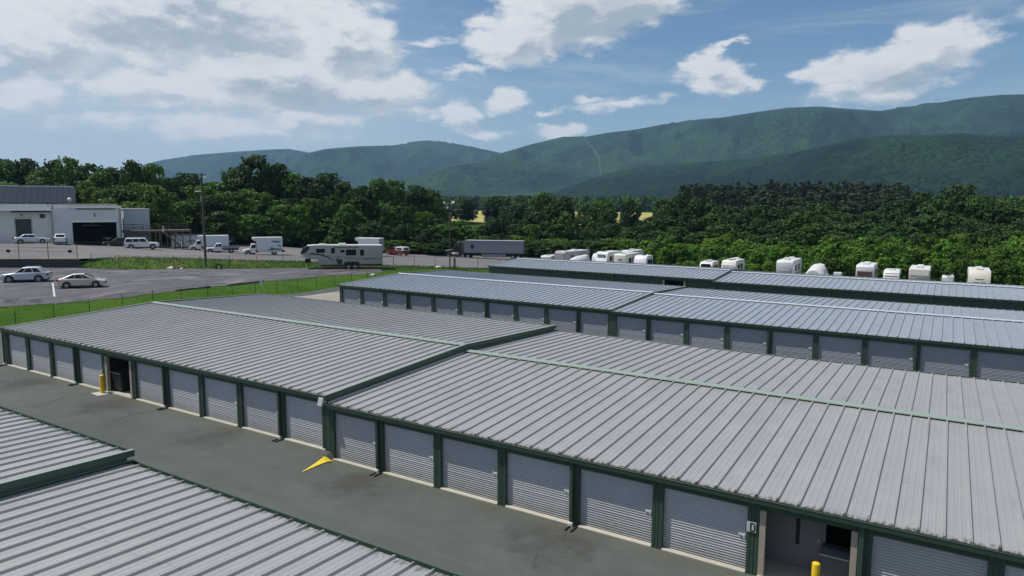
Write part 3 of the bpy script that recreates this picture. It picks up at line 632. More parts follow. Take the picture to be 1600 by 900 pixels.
def quad_on(mb, A, B, Cc, Dd, s0, s1, t0, t1, off, th=.012):
    """pane between fractions of the face A(rear low) B(front low) C(front high) D(rear high)"""
    P = lambda s, t: (A*(1-s)+B*s)*(1-t)+(Dd*(1-s)+Cc*s)*t
    nrm = (B-A).cross(Dd-A).normalized()*off; q = [P(s0, t0), P(s1, t0), P(s1, t1), P(s0, t1)]
    o = [p+nrm for p in q]; i = [p-nrm*.5 for p in q]
    mb.add(o+i, [(0, 1, 2, 3), (7, 6, 5, 4), (0, 4, 5, 1), (1, 5, 6, 2), (2, 6, 7, 3), (3, 7, 4, 0)])
def car(name, label, cat, loc, az, L, W, H, paint, low, gh, wheels, wr=.34, splits=(.03, .36, .40, .70, .74, .97), group=None, roof_rails=False, glass_rear=True):
    """low: side outline of the lower body; gh: (rear base x, front base x, front top x, rear top x, belt z)"""
    t = thing(name, label, cat, loc, heading(az), group)
    shell(low, W, .14).build('body', paint, t, smooth=40, bevel=(.09, 3))
    xr, xf, xft, xrt, zb = gh; wb, wt = W*.465, W*.375; g = MB()
    zt = H; V = Vector
    b = [V((xr, -wb, zb-.06)), V((xf, -wb, zb-.06)), V((xf, wb, zb-.06)), V((xr, wb, zb-.06))]; u = [V((xrt, -wt, zt)), V((xft, -wt, zt)), V((xft, wt, zt)), V((xrt, wt, zt))]
    g.add(b+u, [(3, 2, 1, 0), (4, 5, 6, 7), (0, 1, 5, 4), (1, 2, 6, 5), (2, 3, 7, 6), (3, 0, 4, 7)])
    g.build('cabin', paint, t, smooth=40, bevel=(.10, 3))
    for i in range(0, len(splits), 2):
        for s in (0, 1):
            w = MB()
            if s == 0: quad_on(w, b[0], b[1], u[1], u[0], splits[i], splits[i+1], .20, .84, .012)
            else: quad_on(w, b[2], b[3], u[3], u[2], 1-splits[i+1], 1-splits[i], .20, .84, .012)
            w.build('side_window', 'glass_dark', t)
    w = MB(); quad_on(w, b[1], b[2], u[2], u[1], .10, .90, .14, .90, .012); w.build('windscreen', 'glass_dark', t)
    if glass_rear: w = MB(); quad_on(w, b[3], b[0], u[0], u[3], .12, .88, .22, .86, .012); w.build('rear_window', 'glass_dark', t)
    am = shared(('arch', wr), lambda: MB().tube((0, -.02, 0), (0, .02, 0), wr*1.2, k=20).mesh('wheel_arch', 'black_rubber'))
    for x in wheels:
        for s in (-1, 1): O('wheel_arch', am, t, (x, s*(W/2-.014), wr+.02))
    wheel_set(t, wheels, W/2+.012, wr)
    xm, xn = max(p[0] for p in low), min(p[0] for p in low)
    for s in (-1, 1):
        MB().box(xm-.30, xm-.03, s*W*.36-.16, s*W*.36+.16, .62, .76).build('headlight', 'lamp_clear', t, bevel=(.03, 1))
        MB().box(xn-.005, xn+.22, s*W*.41-.10, s*W*.41+.10, .74, .98).build('tail_light', 'lamp_red', t, bevel=(.03, 1))
        MB().box(xf-.42, xf-.26, s*(W/2+.02)-.08, s*(W/2+.02)+.08, zb+.02, zb+.16).build('wing_mirror', paint, t, bevel=(.03, 1))
    MB().box(xm-.06, xm+.012, -W*.28, W*.28, .36, .56).build('grille', 'black_rubber', t); MB().box(xn-.012, xn+.03, -.26, .26, .60, .74).build('number_plate', 'white_plastic', t)
    MB().box(xn+.25, xm-.3, -W*.40, W*.40, .16, .32).build('underbody', 'black_rubber', t)
    if roof_rails:
        for s in (-1, 1): MB().tube((xrt+.1, s*wt*.86, H+.045), (xft-.1, s*wt*.86, H+.045), .025, k=6).build('roof_rail', 'galv', t)
    return t
gz = ground_z
def lo(x, y): return f_lo(x, y)
suv_low = [(-2.30, .36), (-2.34, .62), (-2.26, 1.05), (-1.9, 1.12), (.75, 1.05), (1.25, 1.02), (2.05, .92), (2.32, .72), (2.34, .42), (2.15, .28), (-2.1, .30)]
car('parked_car', 'silver blue crossover parked at the far left of the lower lot, facing left', 'car', (-65.29, 16.51, lo(-65.29, 16.51)), -141, 4.7, 1.88, 1.68, 'paint_silver', suv_low, (-2.20, 1.05, .10, -1.25, 1.06), (-1.40, 1.42), .37, splits=(.12, .38, .42, .70, .74, .96))
hb_low = [(-2.18, .36), (-2.22, .70), (-2.12, .98), (-1.2, .99), (.85, .93), (1.5, .86), (2.05, .70), (2.22, .52), (2.20, .34), (2.0, .22), (-2.0, .24)]
car('parked_car', 'beige hatchback with sloping roof beside the white bay line', 'car', (-55.72, 17.71, lo(-55.72, 17.71)), 36, 4.45, 1.75, 1.48, 'paint_beige', hb_low, (-2.08, 1.42, .12, -.75, .98), (-1.32, 1.36), .32, splits=(.14, .38, .41, .68, .71, .90))
sd_low = [(-2.36, .40), (-2.40, .72), (-2.30, .97), (-1.5, 1.02), (.95, .95), (1.6, .88), (2.2, .74), (2.38, .55), (2.36, .36), (2.1, .22), (-2.1, .24)]
car('parked_car', 'silver sedan parked along the warehouse wall by the dark shutter', 'car', (-99.55, 32.33, g_up(-99.55, 32.33)), 28, 4.8, 1.83, 1.46, 'paint_silver', sd_low, (-1.75, 1.12, .35, -1.0, .98), (-1.42, 1.45), .33, splits=(.14, .46, .49, .86))
car('parked_car', 'small white hatchback seen from behind against the warehouse wall', 'car', (-95.71, 34.72, g_up(-95.71, 34.72)), -64, 4.2, 1.75, 1.55, 'paint_white', [(x*.9, z) for x, z in suv_low], (-1.95, .95, .15, -1.5, 1.0), (-1.25, 1.28), .33)
big_low = [(-2.6, .42), (-2.62, .75), (-2.56, 1.12), (-2.0, 1.16), (1.0, 1.12), (1.3, 1.1), (2.35, 1.02), (2.6, .86), (2.62, .5), (2.4, .34), (-2.4, .36)]
car('parked_car', 'large white sport utility wagon with dark windows below the wooden deck', 'car', (-91.63, 45.37, g_up(-91.63, 45.37)), 32, 5.25, 1.95, 1.86, 'paint_white', big_low, (-2.52, 1.18, .55, -2.30, 1.14), (-1.55, 1.65), .39, roof_rails=True, splits=(.04, .32, .35, .62, .65, .93))
car('parked_car', 'dark car half hidden behind the large white wagon', 'car', (-97.2, 44.6, g_up(-97.2, 44.6)), -150, 4.5, 1.8, 1.45, 'paint_dark', sd_low, (-1.75, 1.12, .35, -1.0, .98), (-1.42, 1.45), .33)
car('parked_van', 'dark van parked far back at the edge of the trees beside the white box truck', 'van', (-107.75, 74.34, g_up(-107.75, 74.34)), -50, 4.8, 1.9, 1.9, 'paint_dark', big_low, (-2.5, 1.5, .9, -2.4, 1.1), (-1.5, 1.6), .36)
car('parked_car', 'dark wagon standing inside the open warehouse bay', 'car', (-103.6, 46.2, 4.1), -64, 4.4, 1.8, 1.6, 'paint_dark', suv_low, (-2.12, 1.02, .12, -1.55, 1.06), (-1.40, 1.42), .35)
# pickups
def pickup(label, loc, az, paint, bedmat, cap=None, flat=False):
    low = [(-.35, .42), (-.35, 1.02), (1.0, 1.04), (1.25, 1.0), (2.45, .94), (2.68, .78), (2.7, .48), (2.5, .36), (-.2, .38)]
    t = car('pickup_truck', label, 'pickup truck', loc, az, 5.6, 1.9, 1.78, paint, low, (-.30, 1.32, .62, -.12, 1.06), (-1.75, 1.75), .38, splits=(.08, .46, .52, .90))
    if flat:
        MB().box(-3.1, -.42, -1.02, 1.02, .82, .98).build('flat_bed', bedmat, t, bevel=(.02, 1)); MB().box(-3.05, -.42, -.4, .4, .5, .8).build('chassis', 'black_rubber', t)
        for s in (-1, 1): MB().box(-3.1, -.45, s*1.0-.025, s*1.0+.025, .99, 1.2).build('side_rail', bedmat, t)
    else:
        b = MB().box(-2.75, -.38, -.95, -.87, .45, 1.05).box(-2.75, -.38, .87, .95, .45, 1.05).box(-2.75, -2.68, -.869, .869, .45, 1.05).box(-.44, -.38, -.869, .869, .45, 1.05).box(-2.68, -.44, -.869, .869, .5, .6)
        b.build('truck_bed', bedmat, t)
        if cap:
            MB().prism([(-2.72, 1.06), (-2.55, 1.78), (-.42, 1.80), (-.40, 1.06)], -.93, .93, 'y').build('bed_cap', cap, t, bevel=(.06, 2))
            for s in (-1, 1): MB().box(-2.2, -.7, s*.935-.012, s*.935+.012, 1.22, 1.6).build('cap_window', 'glass_dark', t)
            MB().box(-2.72, -2.62, -.6, .6, 1.2, 1.6).build('cap_window', 'glass_dark', t)
    return t
pickup('white pickup with a long dark flat bed parked in front of the white box truck', (-89.21, 58.55, g_up(-89.21, 58.55)), -146, 'paint_white', 'trailer_grey', flat=True)
pickup('red pickup with a white cap parked by the trees right of the big camper', (-74.6, 89.9, gz(-74.6, 89.9)+.05), -85, 'paint_red', 'paint_red', 'paint_white')
# box trucks
def box_truck(label, loc, az, boxmat, bl=4.4, bh=2.35, art=None, roofmat='rv_roof'):
    low = [(1.1, .45), (1.1, 1.12), (2.2, 1.18), (2.4, 1.14), (3.2, 1.02), (3.42, .85), (3.45, .52), (3.3, .38), (1.2, .40)]
    t = car('box_truck', label, 'box truck', loc, az, 7, 1.95, 2.05, 'paint_white', low, (1.12, 2.45, 1.95, 1.2, 1.18), (-1.9, 2.55), .38, splits=(.10, .80), glass_rear=False)
    z0 = .80; x1 = 1.05; x0 = x1-bl; w = 1.12
    MB().box(x0, x1, -w, w, z0, z0+bh).build('cargo_box', boxmat, t, bevel=(.05, 2))
    MB().prism([(x0+.05, z0+bh+.002), (x0+.05, z0+bh+.03), (x1+.62, z0+bh+.03), (x1+.72, z0+bh-.16), (x1+.55, z0+bh-.5), (x1+.003, z0+bh-.62), (x1+.003, z0+bh+.002)], -w+.03, w-.03, 'y').build('cab_overhang', roofmat, t, bevel=(.06, 2))
    MB().box(x0-.004, x0-.025, -w+.12, w-.12, z0+.1, z0+bh-.15).build('roller_shutter', 'galv', t)
    MB().box(x0-.35, x1+.2, -.42, .42, .45, z0-.01).build('chassis', 'black_rubber', t); MB().box(x0-.40, x0-.30, -w, w, .42, .60).build('rear_bumper', 'black_rubber', t)
    for s in (-1, 1): MB().box(x0+.2, x1-.2, s*(w-.10)-.02, s*(w-.10)+.02, .50, z0-.01).build('side_skirt', boxmat, t)
    if art:
        for s in (-1, 1):
            y = s*(w+.006); a = MB()
            for pts in [[(x0+.15, .92), (x1-1.6, .86), (x1-2.3, 1.15), (x1-2.2, 1.5), (x1-2.9, 1.2), (x0+.3, 1.12)], [(x0+.5, 2.2), (x0+1.9, 2.35), (x0+1.9, 2.55), (x0+.6, 2.5)], [(x0+.2, 1.5), (x0+.9, 1.55), (x0+.9, 1.75), (x0+.2, 1.7)]]:
                a.prism(pts, y-.004, y+.004, 'y')
            a.build('side_graphic', art, t)
    else:
        for s in (-1, 1): MB().box(x0+.02, x1-.02, s*(w+.012)-.01, s*(w+.012)+.01, z0+.02, z0+.10).build('side_rail', 'galv', t)
    return t
box_truck('white box truck with dark green graphics on its side, alone on the upper lot', (-82.67, 62.58, g_up(-82.67, 62.58)), -146, 'box_white', art='truck_green')
box_truck('plain white box truck directly behind the utility pole', (-94.7, 59.9, g_up(-94.7, 59.9)), -146, 'box_white', 4.6, 2.05)
box_truck('white box truck whose top shows above the roof of the big camper', (-72.42, 78.37, g_up(-72.42, 78.37)), -106, 'box_white', 4.4, 2.5)
# white enclosed trailer by the stairs
t = thing('cargo_trailer', 'long white enclosed trailer with dark roof edge beside the wooden stairs', 'trailer', (-103.0, 61.5, g_up(-103, 61.5)), heading(-146))
MB().box(-3.1, 3.1, -1.1, 1.1, .45, 2.65).build('cargo_box', 'box_white', t, bevel=(.05, 2)); MB().box(-3.13, 3.13, -1.13, 1.13, 2.62, 2.78).build('roof_edge', 'bin_black', t, bevel=(.03, 1))
for s in (-1, 1): MB().prism([(-1.5, 1.35), (.2, 1.35), (.5, 1.5), (.2, 1.65), (-1.4, 1.7)], s*1.106-.004, s*1.106+.004, 'y').build('side_graphic', 'trailer_grey', t)
MB().box(3.1, 4.2, -.06, .06, .42, .54).build('tow_bar', 'black_rubber', t); wheel_set(t, (-.9, .0), 1.05, .34); MB().box(-2.9, 2.9, -.9, .9, .35, .46).build('chassis', 'black_rubber', t)
# semi truck
sa = heading(-112); t = thing('semi_truck', 'dark semi truck with a long grey box trailer, facing left before the trees', 'truck', (-61.5, 104.8, gz(-61.5, 104.8)+.04), sa)
tx0, tx1 = -7.6, 5.2
MB().box(tx0, tx1, -1.28, 1.28, 1.15, 3.95).build('trailer_box', 'trailer_grey', t, bevel=(.04, 1))
MB().box(tx1+.003, tx1+.03, -1.2, 1.2, 1.25, 3.85).build('trailer_front_lit', 'light_grey', t); MB().box(tx0+.1, tx1-.1, -1.31, 1.31, 3.951, 3.98).build('trailer_roof', 'light_grey', t)  # front panel lighter than the sides: sunlight put into its colour
for s in (-1, 1):
    MB().box(tx0+.05, tx1-.05, s*1.29-.012, s*1.29+.012, 1.15, 1.32).build('side_rail', 'bin_black', t); MB().box(-3.9, 1.4, s*1.22-.02, s*1.22+.02, .42, 1.14).build('side_skirt', 'trailer_grey', t)
    MB().prism([(3.45+.42*math.cos(q), 2.65+.52*math.sin(q)) for q in [i*math.pi/6 for i in range(12)]], s*1.296-.006, s*1.296+.006, 'y').build('side_emblem', 'bin_black', t)
MB().prism([(5.75, .85), (5.75, 3.55), (6.2, 3.75), (6.9, 3.55), (7.5, 2.7), (7.95, 1.95), (9.5, 1.72), (9.85, 1.45), (9.95, .75), (9.7, .5), (6.0, .55)], -1.15, 1.15, 'y').build('cab', 'paint_dark', t, bevel=(.12, 3), smooth=40)
MB().prism([(7.28, 3.0), (7.93, 2.02), (7.96, 2.06), (7.32, 3.05)], -.98, .98, 'y').build('windscreen', 'glass_dark', t)
for s in (-1, 1):
    MB().prism([(6.75, 2.05), (6.75, 2.75), (7.25, 2.75), (7.62, 2.1)], s*1.15-.012, s*1.15+.012, 'y').build('side_window', 'glass_dark', t)
    MB().box(9.55, 9.93, s*.85-.2, s*.85+.2, 1.05, 1.4).build('headlight', 'lamp_clear', t, bevel=(.08, 2)); MB().tube((6.6, s*1.0, 1.0), (8.0, s*1.0, 1.0), .33, k=14).build('fuel_tank', 'galv', t, smooth=40); MB().tube((5.6, s*.95, 1.0), (5.6, s*.95, 3.9), .09).build('exhaust_stack', 'galv', t)
    MB().box(7.6, 7.72, s*1.32-.1, s*1.32+.1, 2.0, 2.6).build('wing_mirror', 'paint_dark', t)
MB().box(-7.2, 9.4, -.45, .45, .62, 1.1).build('chassis', 'black_rubber', t); wheel_set(t, (-6.6, -5.4, 4.4, 5.6, 8.9), 1.22, .52, .5)
MB().box(9.86, 9.97, -.5, .5, .75, 1.5).build('grille', 'galv', t)
# fifth wheel camper
t = thing('camper_trailer', 'big tan fifth wheel camper with swooping stripes parked on the lower lot', 'camper', (-55.2, 57.4-2.2, 1.22), heading(-136.5))
MB().prism([(-6.0, .72), (-6.0, 3.40), (-5.9, 3.5), (3.8, 3.62), (5.0, 3.55), (5.6, 3.25), (6.0, 2.5), (6.05, 2.1), (5.6, 1.75), (4.4, 1.62), (3.6, 1.55), (3.3, .95), (3.2, .72)], -1.22, 1.22, 'y').build('body', 'rv_tan', t, bevel=(.08, 2), smooth=35)
MB().prism([(-6.0, 3.50), (-5.95, 3.58), (3.8, 3.70), (5.05, 3.62), (5.0, 3.56), (3.8, 3.63), (-5.9, 3.51)], -1.2, 1.2, 'y').build('roof', 'rv_roof', t)
MB().prism([(4.55, 3.50), (5.08, 3.54), (5.66, 3.24), (6.06, 2.52), (5.95, 2.35), (5.3, 2.5), (4.9, 2.9)], -1.235, 1.235, 'y').build('nose_cap', 'paint_dark', t, bevel=(.06, 2))
MB().prism([(6.02, 2.35), (6.10, 2.1), (5.62, 1.70), (4.9, 1.66), (5.2, 1.85), (5.5, 2.05), (5.75, 2.4)], -1.238, 1.238, 'y').build('nose_trim', 'rv_roof', t, bevel=(.04, 1))
for s in (-1, 1):
    y = s*1.222
    for x0, x1, z0, z1 in [(2.5, 3.75, 2.55, 3.15), (1.05, 1.6, 2.45, 3.25), (-.35, .25, 2.55, 2.95), (-2.05, -.55, 2.1, 2.98), (-3.2, -2.65, 2.05, 2.95)]:
        MB().box(x0, x1, y-.02, y+.02, z0, z1).build('window', 'glass_dark', t, bevel=(.015, 1))
    for pts, m in [([(5.2, 2.35), (4.3, 2.55), (2.9, 2.35), (1.9, 1.9), (1.2, 1.35), (1.35, 1.3), (2.1, 1.78), (3.1, 2.15), (4.4, 2.3)], 'rv_trim'), ([(1.0, 1.25), (.95, 1.6), (.6, 1.9), (-.2, 2.0), (.5, 1.85), (.75, 1.6), (.8, 1.25)], 'rv_trim'), ([(-2.6, 1.75), (-3.6, 1.5), (-5.95, 1.62), (-5.95, 1.7), (-3.7, 1.62)], 'rv_trim'), ([(2.0, 2.05), (.4, 2.0), (-2.4, 1.62), (-5.95, 1.35), (-5.95, 1.28), (-2.4, 1.5), (.4, 1.88)], 'rv_teal')]:
        MB().prism(pts, y-.006, y+.006, 'y').build('stripe', m, t)
    MB().box(.05, .75, y-.02, y+.02, .78, 1.55).build('entry_step', 'paint_dark', t)
    MB().tube((1.2, y+s*.06, 3.38), (-2.4, y+s*.06, 3.30), .06, k=8).build('awning', 'rv_brown', t)
    MB().box(2.2, 3.0, y-.015, y+.015, .9, 1.5).build('storage_hatch', 'rv_grey', t)
    for x in (3.5, -5.2): MB().box(x-.06, x+.06, s*1.0-.06, s*1.0+.06, .0, 1.5 if x > 0 else .8).build('jack', 'galv', t)
    MB().prism([(-2.55, .72), (-2.5, 1.0), (-2.2, 1.15), (-.6, 1.15), (-.25, 1.0), (-.2, .72)], y-.012, y+.012, 'y').build('wheel_arch', 'black_rubber', t)
MB().box(4.6, 5.4, -.25, .25, 1.0, 1.66).build('kingpin', 'black_rubber', t); MB().box(-5.9, 3.1, -1.1, 1.1, .5, .73).build('chassis', 'black_rubber', t)
wheel_set(t, (-1.85, -.9), 1.18, .40); MB().box(-.6, .5, -.4, .4, 3.58, 3.9).build('air_conditioner', 'rv_roof', t, bevel=(.06, 2)); MB().box(-4.3, -3.5, -.35, .35, 3.5, 3.62).build('roof_vent', 'rv_roof', t)
MB().box(2.4, 3.3, -.3, .3, 3.82, 3.88).tube((2.85, 0, 3.6), (2.85, 0, 3.83), .03).build('antenna', 'white_plastic', t); MB().box(-6.03, -6.0, -.9, .9, 2.0, 2.8).build('rear_window', 'glass_dark', t); MB().tube((-6.06, -.5, 1.0), (-6.06, -.5, 3.4), .03).tube((-6.06, -.2, 1.0), (-6.06, -.2, 3.4), .03).build('ladder', 'galv', t)
# row of trailers behind the far storage building; local +x points to the camera side (-y)
GR = 'campers and trailers parked behind the far storage row'
def trailer(label, x, y, w, h, ln, front, body='rv_roof', face=None, ac=(), dark_side=False, name='camper_trailer', cat='camper', yaw=0, panel=None, stripe='rv_grey'):
    t = thing(name, label, cat, (x, y, gz(x, y)), R(-90+yaw), GR); z0 = .55; w *= .86; h -= .22; ln *= .85
    fr = {'slant': [(0, z0+.2), (.05, h*.42), (-.25, h*.55), (-.75, h-.12), (-1.0, h)], 'round': [(0, z0), (.12, h*.40), (.10, h*.60), (-.12, h*.84), (-.55, h-.03), (-.9, h)], 'flat': [(0, z0), (.02, h-.15), (-.15, h)],
          'vee': [(-.2, z0), (.0, h*.35), (.1, h*.62), (-.3, h-.08), (-.6, h)], 'cap': [(0, z0), (.06, h*.5), (.2, h*.6), (.15, h-.2), (-.2, h)]}[front]
    prof = fr+[(-ln+.3, h-.02), (-ln, h-.2), (-ln, z0)]
    MB().prism(prof, -w/2, w/2, 'y').build('body', body, t, bevel=(.09, 2), smooth=35)
    MB().prism([(fr[-1][0]+.1, h-.06), (fr[-1][0]-.1, h+.02), (-ln+.3, h+.0), (-ln+.1, h-.1)], -w/2+.06, w/2-.06, 'y').build('roof', 'rv_roof', t, bevel=(.03, 1))
    for s in (-1, 1):
        for q in (.22, .58): MB().box(-ln*q-.9, -ln*q, s*w/2-.015, s*w/2+.015, h*.55, h*.80).build('window', 'glass_dark', t)
        MB().box(-ln+.05, -.4, s*(w/2+.001)-.008, s*(w/2+.001)+.008, h*.42, h*.46).build('stripe', stripe, t)
        MB().box(-ln*.47-.3, -ln*.47+.35, s*(w/2+.003)-.012, s*(w/2+.003)+.012, .7, h*.84).build('entry_door', 'rv_grey', t)
    MB().box(-ln+.25, fr[-1][0]-.1, -w/2-.012, -w/2+.03, h-.13, h-.07).box(-ln+.25, fr[-1][0]-.1, w/2-.03, w/2+.012, h-.13, h-.07).build('gutter_rail', 'light_grey', t)
    for s in (-1, 1): MB().prism([(-.5, h*.38), (-1.6, h*.50), (-ln*.8, h*.36), (-ln*.8, h*.33), (-1.6, h*.40), (-.5, h*.30)], s*(w/2+.006)-.006, s*(w/2+.006)+.006, 'y').build('side_graphic', 'rv_trim', t)
    MB().box(-1.0-.3*w, -.55-.3*w, -.3, .35, h+.002, h+.10).build('roof_hatch', 'bin_grey', t)
    if face:   # (y0, y1, z0, z1, material)
        for a, b, c, d, m in face:
            xs = max(np.interp(zz, *zip(*sorted((p[1], p[0]) for p in fr))) for zz in (c, d)); MB().box(xs-.05, xs+.05, a*w/2, b*w/2, c, d).build('front_panel', m, t, bevel=(.02, 1))
    for a_, hh in ac: MB().box(-a_-.45, -a_+.45, -.38, .38, h-.02, h+hh).build('air_conditioner', 'rv_roof', t, bevel=(.07, 2))
    MB().box(-ln*.6, -ln*.6+.25, w*.22, w*.22+.25, h-.02, h+.16).build('roof_vent', 'white_plastic', t)
    MB().box(-ln+.2, 1.1 if front != 'cap' else -.2, -.05, .05, .42, .52).box(-ln+.1, -.1, -w*.42, w*.42, .40, .56).build('chassis', 'black_rubber', t); wheel_set(t, (-ln*.55, -ln*.55-.85), w/2-.04, .34); return t
trailer('low white pop-up trailer at the left end of the parked row', -35.4, 83.2, 2.2, 2.45, 4.5, 'flat', yaw=10)
trailer('grey front motorhome with a long white roof, left in the row', -32.0, 82, 2.5, 3.42, 8.5, 'cap', 'rv_grey', ac=((4, .2),), face=((-.8, .8, 1.9, 2.9, 'rv_grey'),), yaw=-8)
trailer('white trailer roof half hidden behind the grey motorhome', -27.3, 86.5, 2.4, 3.1, 5.5, 'round', 'box_white')
trailer('white travel trailer with a slanted nose in the middle of the left group', -25.2, 83.0, 2.5, 3.6, 6.5, 'slant', 'paint_white', face=((-.7, .7, 2.5, 3.0, 'trailer_grey'),), yaw=-6)
trailer('white camper showing only its roof between two trailers', -22.9, 88.5, 2.4, 3.75, 6, 'flat', 'rv_roof', ac=((2.5, .2),))
trailer('cream flat-faced travel trailer with dark lettered panel beside the rounded trailer', -21.3, 82, 2.4, 3.5, 7, 'flat', 'paint_cream', face=((-.3, .4, 2.35, 2.5, 'rv_trim'), (.05, .3, 1.75, 1.9, 'rv_trim')), ac=((3.6, .25),))
trailer('white trailer with a big rounded shell front and grey side', -17.9, 82, 2.4, 3.4, 3.6, 'round', 'paint_white')
trailer('small white camper with a dark front window, alone left of the roof step', -7.7, 82.5, 2.2, 2.9, 4.5, 'round', 'paint_white', face=((-.75, .75, 1.95, 2.4, 'glass_dark'),), ac=((2, .2),))
trailer('cream travel trailer with dark framed front beside the small white camper', -4.2, 82, 2.45, 3.28, 6.2, 'vee', 'paint_cream', face=((-.8, .8, 1.7, 2.45, 'rv_roof'), (-.4, .3, 2.05, 2.2, 'rv_trim')), ac=((2.2, .24), (4.5, .2)))
trailer('tallest white fifth wheel camper with a grey side in the row', 3.6, 82, 2.6, 3.66, 8.0, 'cap', 'paint_white', face=((-.55, .6, 2.0, 2.12, 'light_grey'),), ac=((1.6, .32), (5.0, .22)))
trailer('white trailer with a charcoal front panel under a white brow', 13.7, 82, 2.5, 3.55, 6.5, 'cap', 'paint_white', face=((-.82, .82, 1.2, 2.5, 'rv_brown'),), ac=((1.0, .22), (3, .25)))
trailer('small white trailer with ribbed front between two taller campers', 16.8, 82, 2.15, 2.98, 4.2, 'round', 'rv_roof', face=((-.85, .85, 2.0, 2.12, 'light_grey'), (-.85, .85, 2.35, 2.42, 'light_grey')), ac=((1.2, .16),))
trailer('cream camper with flared nose and white roof unit on the right', 19.95, 82, 2.7, 3.38, 7.5, 'cap', 'rv_beige', face=((-.9, .9, 2.3, 3.1, 'paint_cream'), (-.3, .3, 1.95, 2.1, 'rv_grey')), ac=((1.3, .32), (4.6, .22)))
trailer('small pale grey utility trailer between the two beige campers', 23.1, 82, 1.5, 2.58, 3.0, 'flat', 'box_white', face=((-.2, .85, 1.2, 2.4, 'paint_white'),))
trailer('rightmost beige camper with a rounded roof edge', 26.4, 82, 2.7, 3.48, 7.5, 'round', 'rv_beige', face=((-.55, .6, 1.75, 1.9, 'rv_grey'), (-.4, .4, 2.2, 2.32, 'light_grey')), ac=((1.4, .28), (4.6, .2)))
# covered boats
def boat(label, x, y, w, h, ln, z):
    t = thing('covered_boat', label, 'boat', (x, y, gz(x, y)), R(-90), GR); k = 9; mb = MB(); secs = []
    for i in range(k):
        u = i/(k-1); ww = w/2*math.sin(math.pi*min(1, .18+.55*u))**.6*(1 if u < .9 else .94); hh = h-(h-z)*(.55*(1-u)**2); secs.append((-ln*u, ww, hh))
    vs = []
    for x_, ww, hh in secs: vs += [(x_, -ww*.75, .55), (x_, -ww, z), (x_, -ww*.55, hh), (x_, 0, hh+.12), (x_, ww*.55, hh), (x_, ww, z), (x_, ww*.75, .55)]
    mb.add(vs, [(i*7+j, i*7+j+1, (i+1)*7+j+1, (i+1)*7+j) for i in range(k-1) for j in range(6)]+[tuple(range(7)), tuple((k-1)*7+j for j in range(6, -1, -1))])
    mb.build('cover', 'boat_cover', t, smooth=50); MB().box(-ln+.1, .9, -.5, .5, .36, .5).build('boat_trailer', 'galv', t); wheel_set(t, (-ln*.65,), w*.40, .32); return t
boat('low white covered boat in front of the grey motorhome', -29.3, 80.6, 2.3, 2.45, 5.5, 1.5)
boat('white shrink-wrapped boat right of the tallest camper', 7.4, 81.5, 2.6, 2.75, 6, 1.75)
t = thing('utility_box', 'small white box on a low flat trailer right of the covered boat', 'trailer', (10.0, 82, gz(10, 82)), R(-90), GR)
MB().box(-1.2, .0, -.1, .85, 1.05, 2.12).build('box', 'paint_white', t, bevel=(.03, 1)); MB().box(-3.2, .2, -1.0, 1.0, .75, 1.02).build('flat_bed', 'galv', t); MB().box(-3.2, .25, -1.6, -1.02, 1.3, 1.62).box(-1.4, -1.2, -1.4, -1.2, .9, 1.3).build('rack', 'light_grey', t); wheel_set(t, (-1.6,), 1.0, .3)
# ------------------------------------------------------------------ warehouse
wr_ = math.atan2(.898, .44); WZ = 4.35
wh = thing('warehouse', 'low pale grey warehouse with an open dark vehicle bay at the left edge', 'building', (-106.1, 30.6, WZ), wr_)
wp = lambda mb, nm, mt, par=None, **k: mb.build(nm, mt, par or wh, **k)
wp(MB().box(-25, 2.2, 0, .3, -1.5, 5.3).box(4.3, 7.28, 0, .3, -1.5, 5.3).box(2.2, 4.3, 0, .3, 3.95, 5.3), 'left_wall', 'stucco_cream')
wp(MB().box(7.28, 9.97, -.25, .3, -1.5, 5.65).box(16.4, 17.1, -.25, .3, -1.5, 5.65).box(9.97, 16.4, -.25, .3, 3.5, 5.65), 'right_wall', 'stucco')
wp(MB().box(16.8, 17.1, .31, 13, -1.5, 5.65), 'side_wall', 'grey_block')
wp(MB().box(-25, 7.2, -1.1, .9, 5.31, 5.52).box(-25, 7.2, -1.1, -.95, 5.53, 6.35), 'canopy', 'fascia_white'); wp(MB().box(1.7, 7.0, -1.16, -1.11, 5.05, 5.30), 'canopy_sign_board', 'dark_plate')
wp(MB().box(-25, 17.1, .5, 13, 5.53, 5.75), 'flat_roof', 'dark_plate')
wp(MB().box(7.6, 9.6, -.30, .25, 5.66, 6.22), 'parapet', 'fascia_white'); wp(MB().box(9.62, 17.25, -.34, .25, 5.70, 6.12), 'parapet', 'fascia_white'); wp(MB().box(8.4, 16.8, .6, 1.0, 6.13, 6.45), 'roof_pipe', 'tan_metal')
wp(MB().box(10.6, 16.3, -.36, -.27, 5.50, 5.66), 'sign_board', 'dark_plate')
wp(MB().box(9.9, 16.55, -.38, -.26, 3.36, 3.62), 'bay_lintel', 'fascia_white')
wp(MB().box(9.9, 9.96, .3, 8, 0, 3.6).box(16.41, 16.47, .31, 8, 0, 3.6).box(9.9, 16.47, 8, 8.1, 0, 3.6).box(9.9, 16.47, .31, 8.1, 3.61, 3.68).box(9.9, 16.47, -.2, 8, -.1, -.02), 'bay_interior', 'dark_room')
wp(MB().box(11.5, 14.2, 4.8, 5.0, 2.6, 2.72).box(12.8, 12.9, 4.85, 4.95, 2.73, 3.6), 'bay_lamp', 'light_grey')
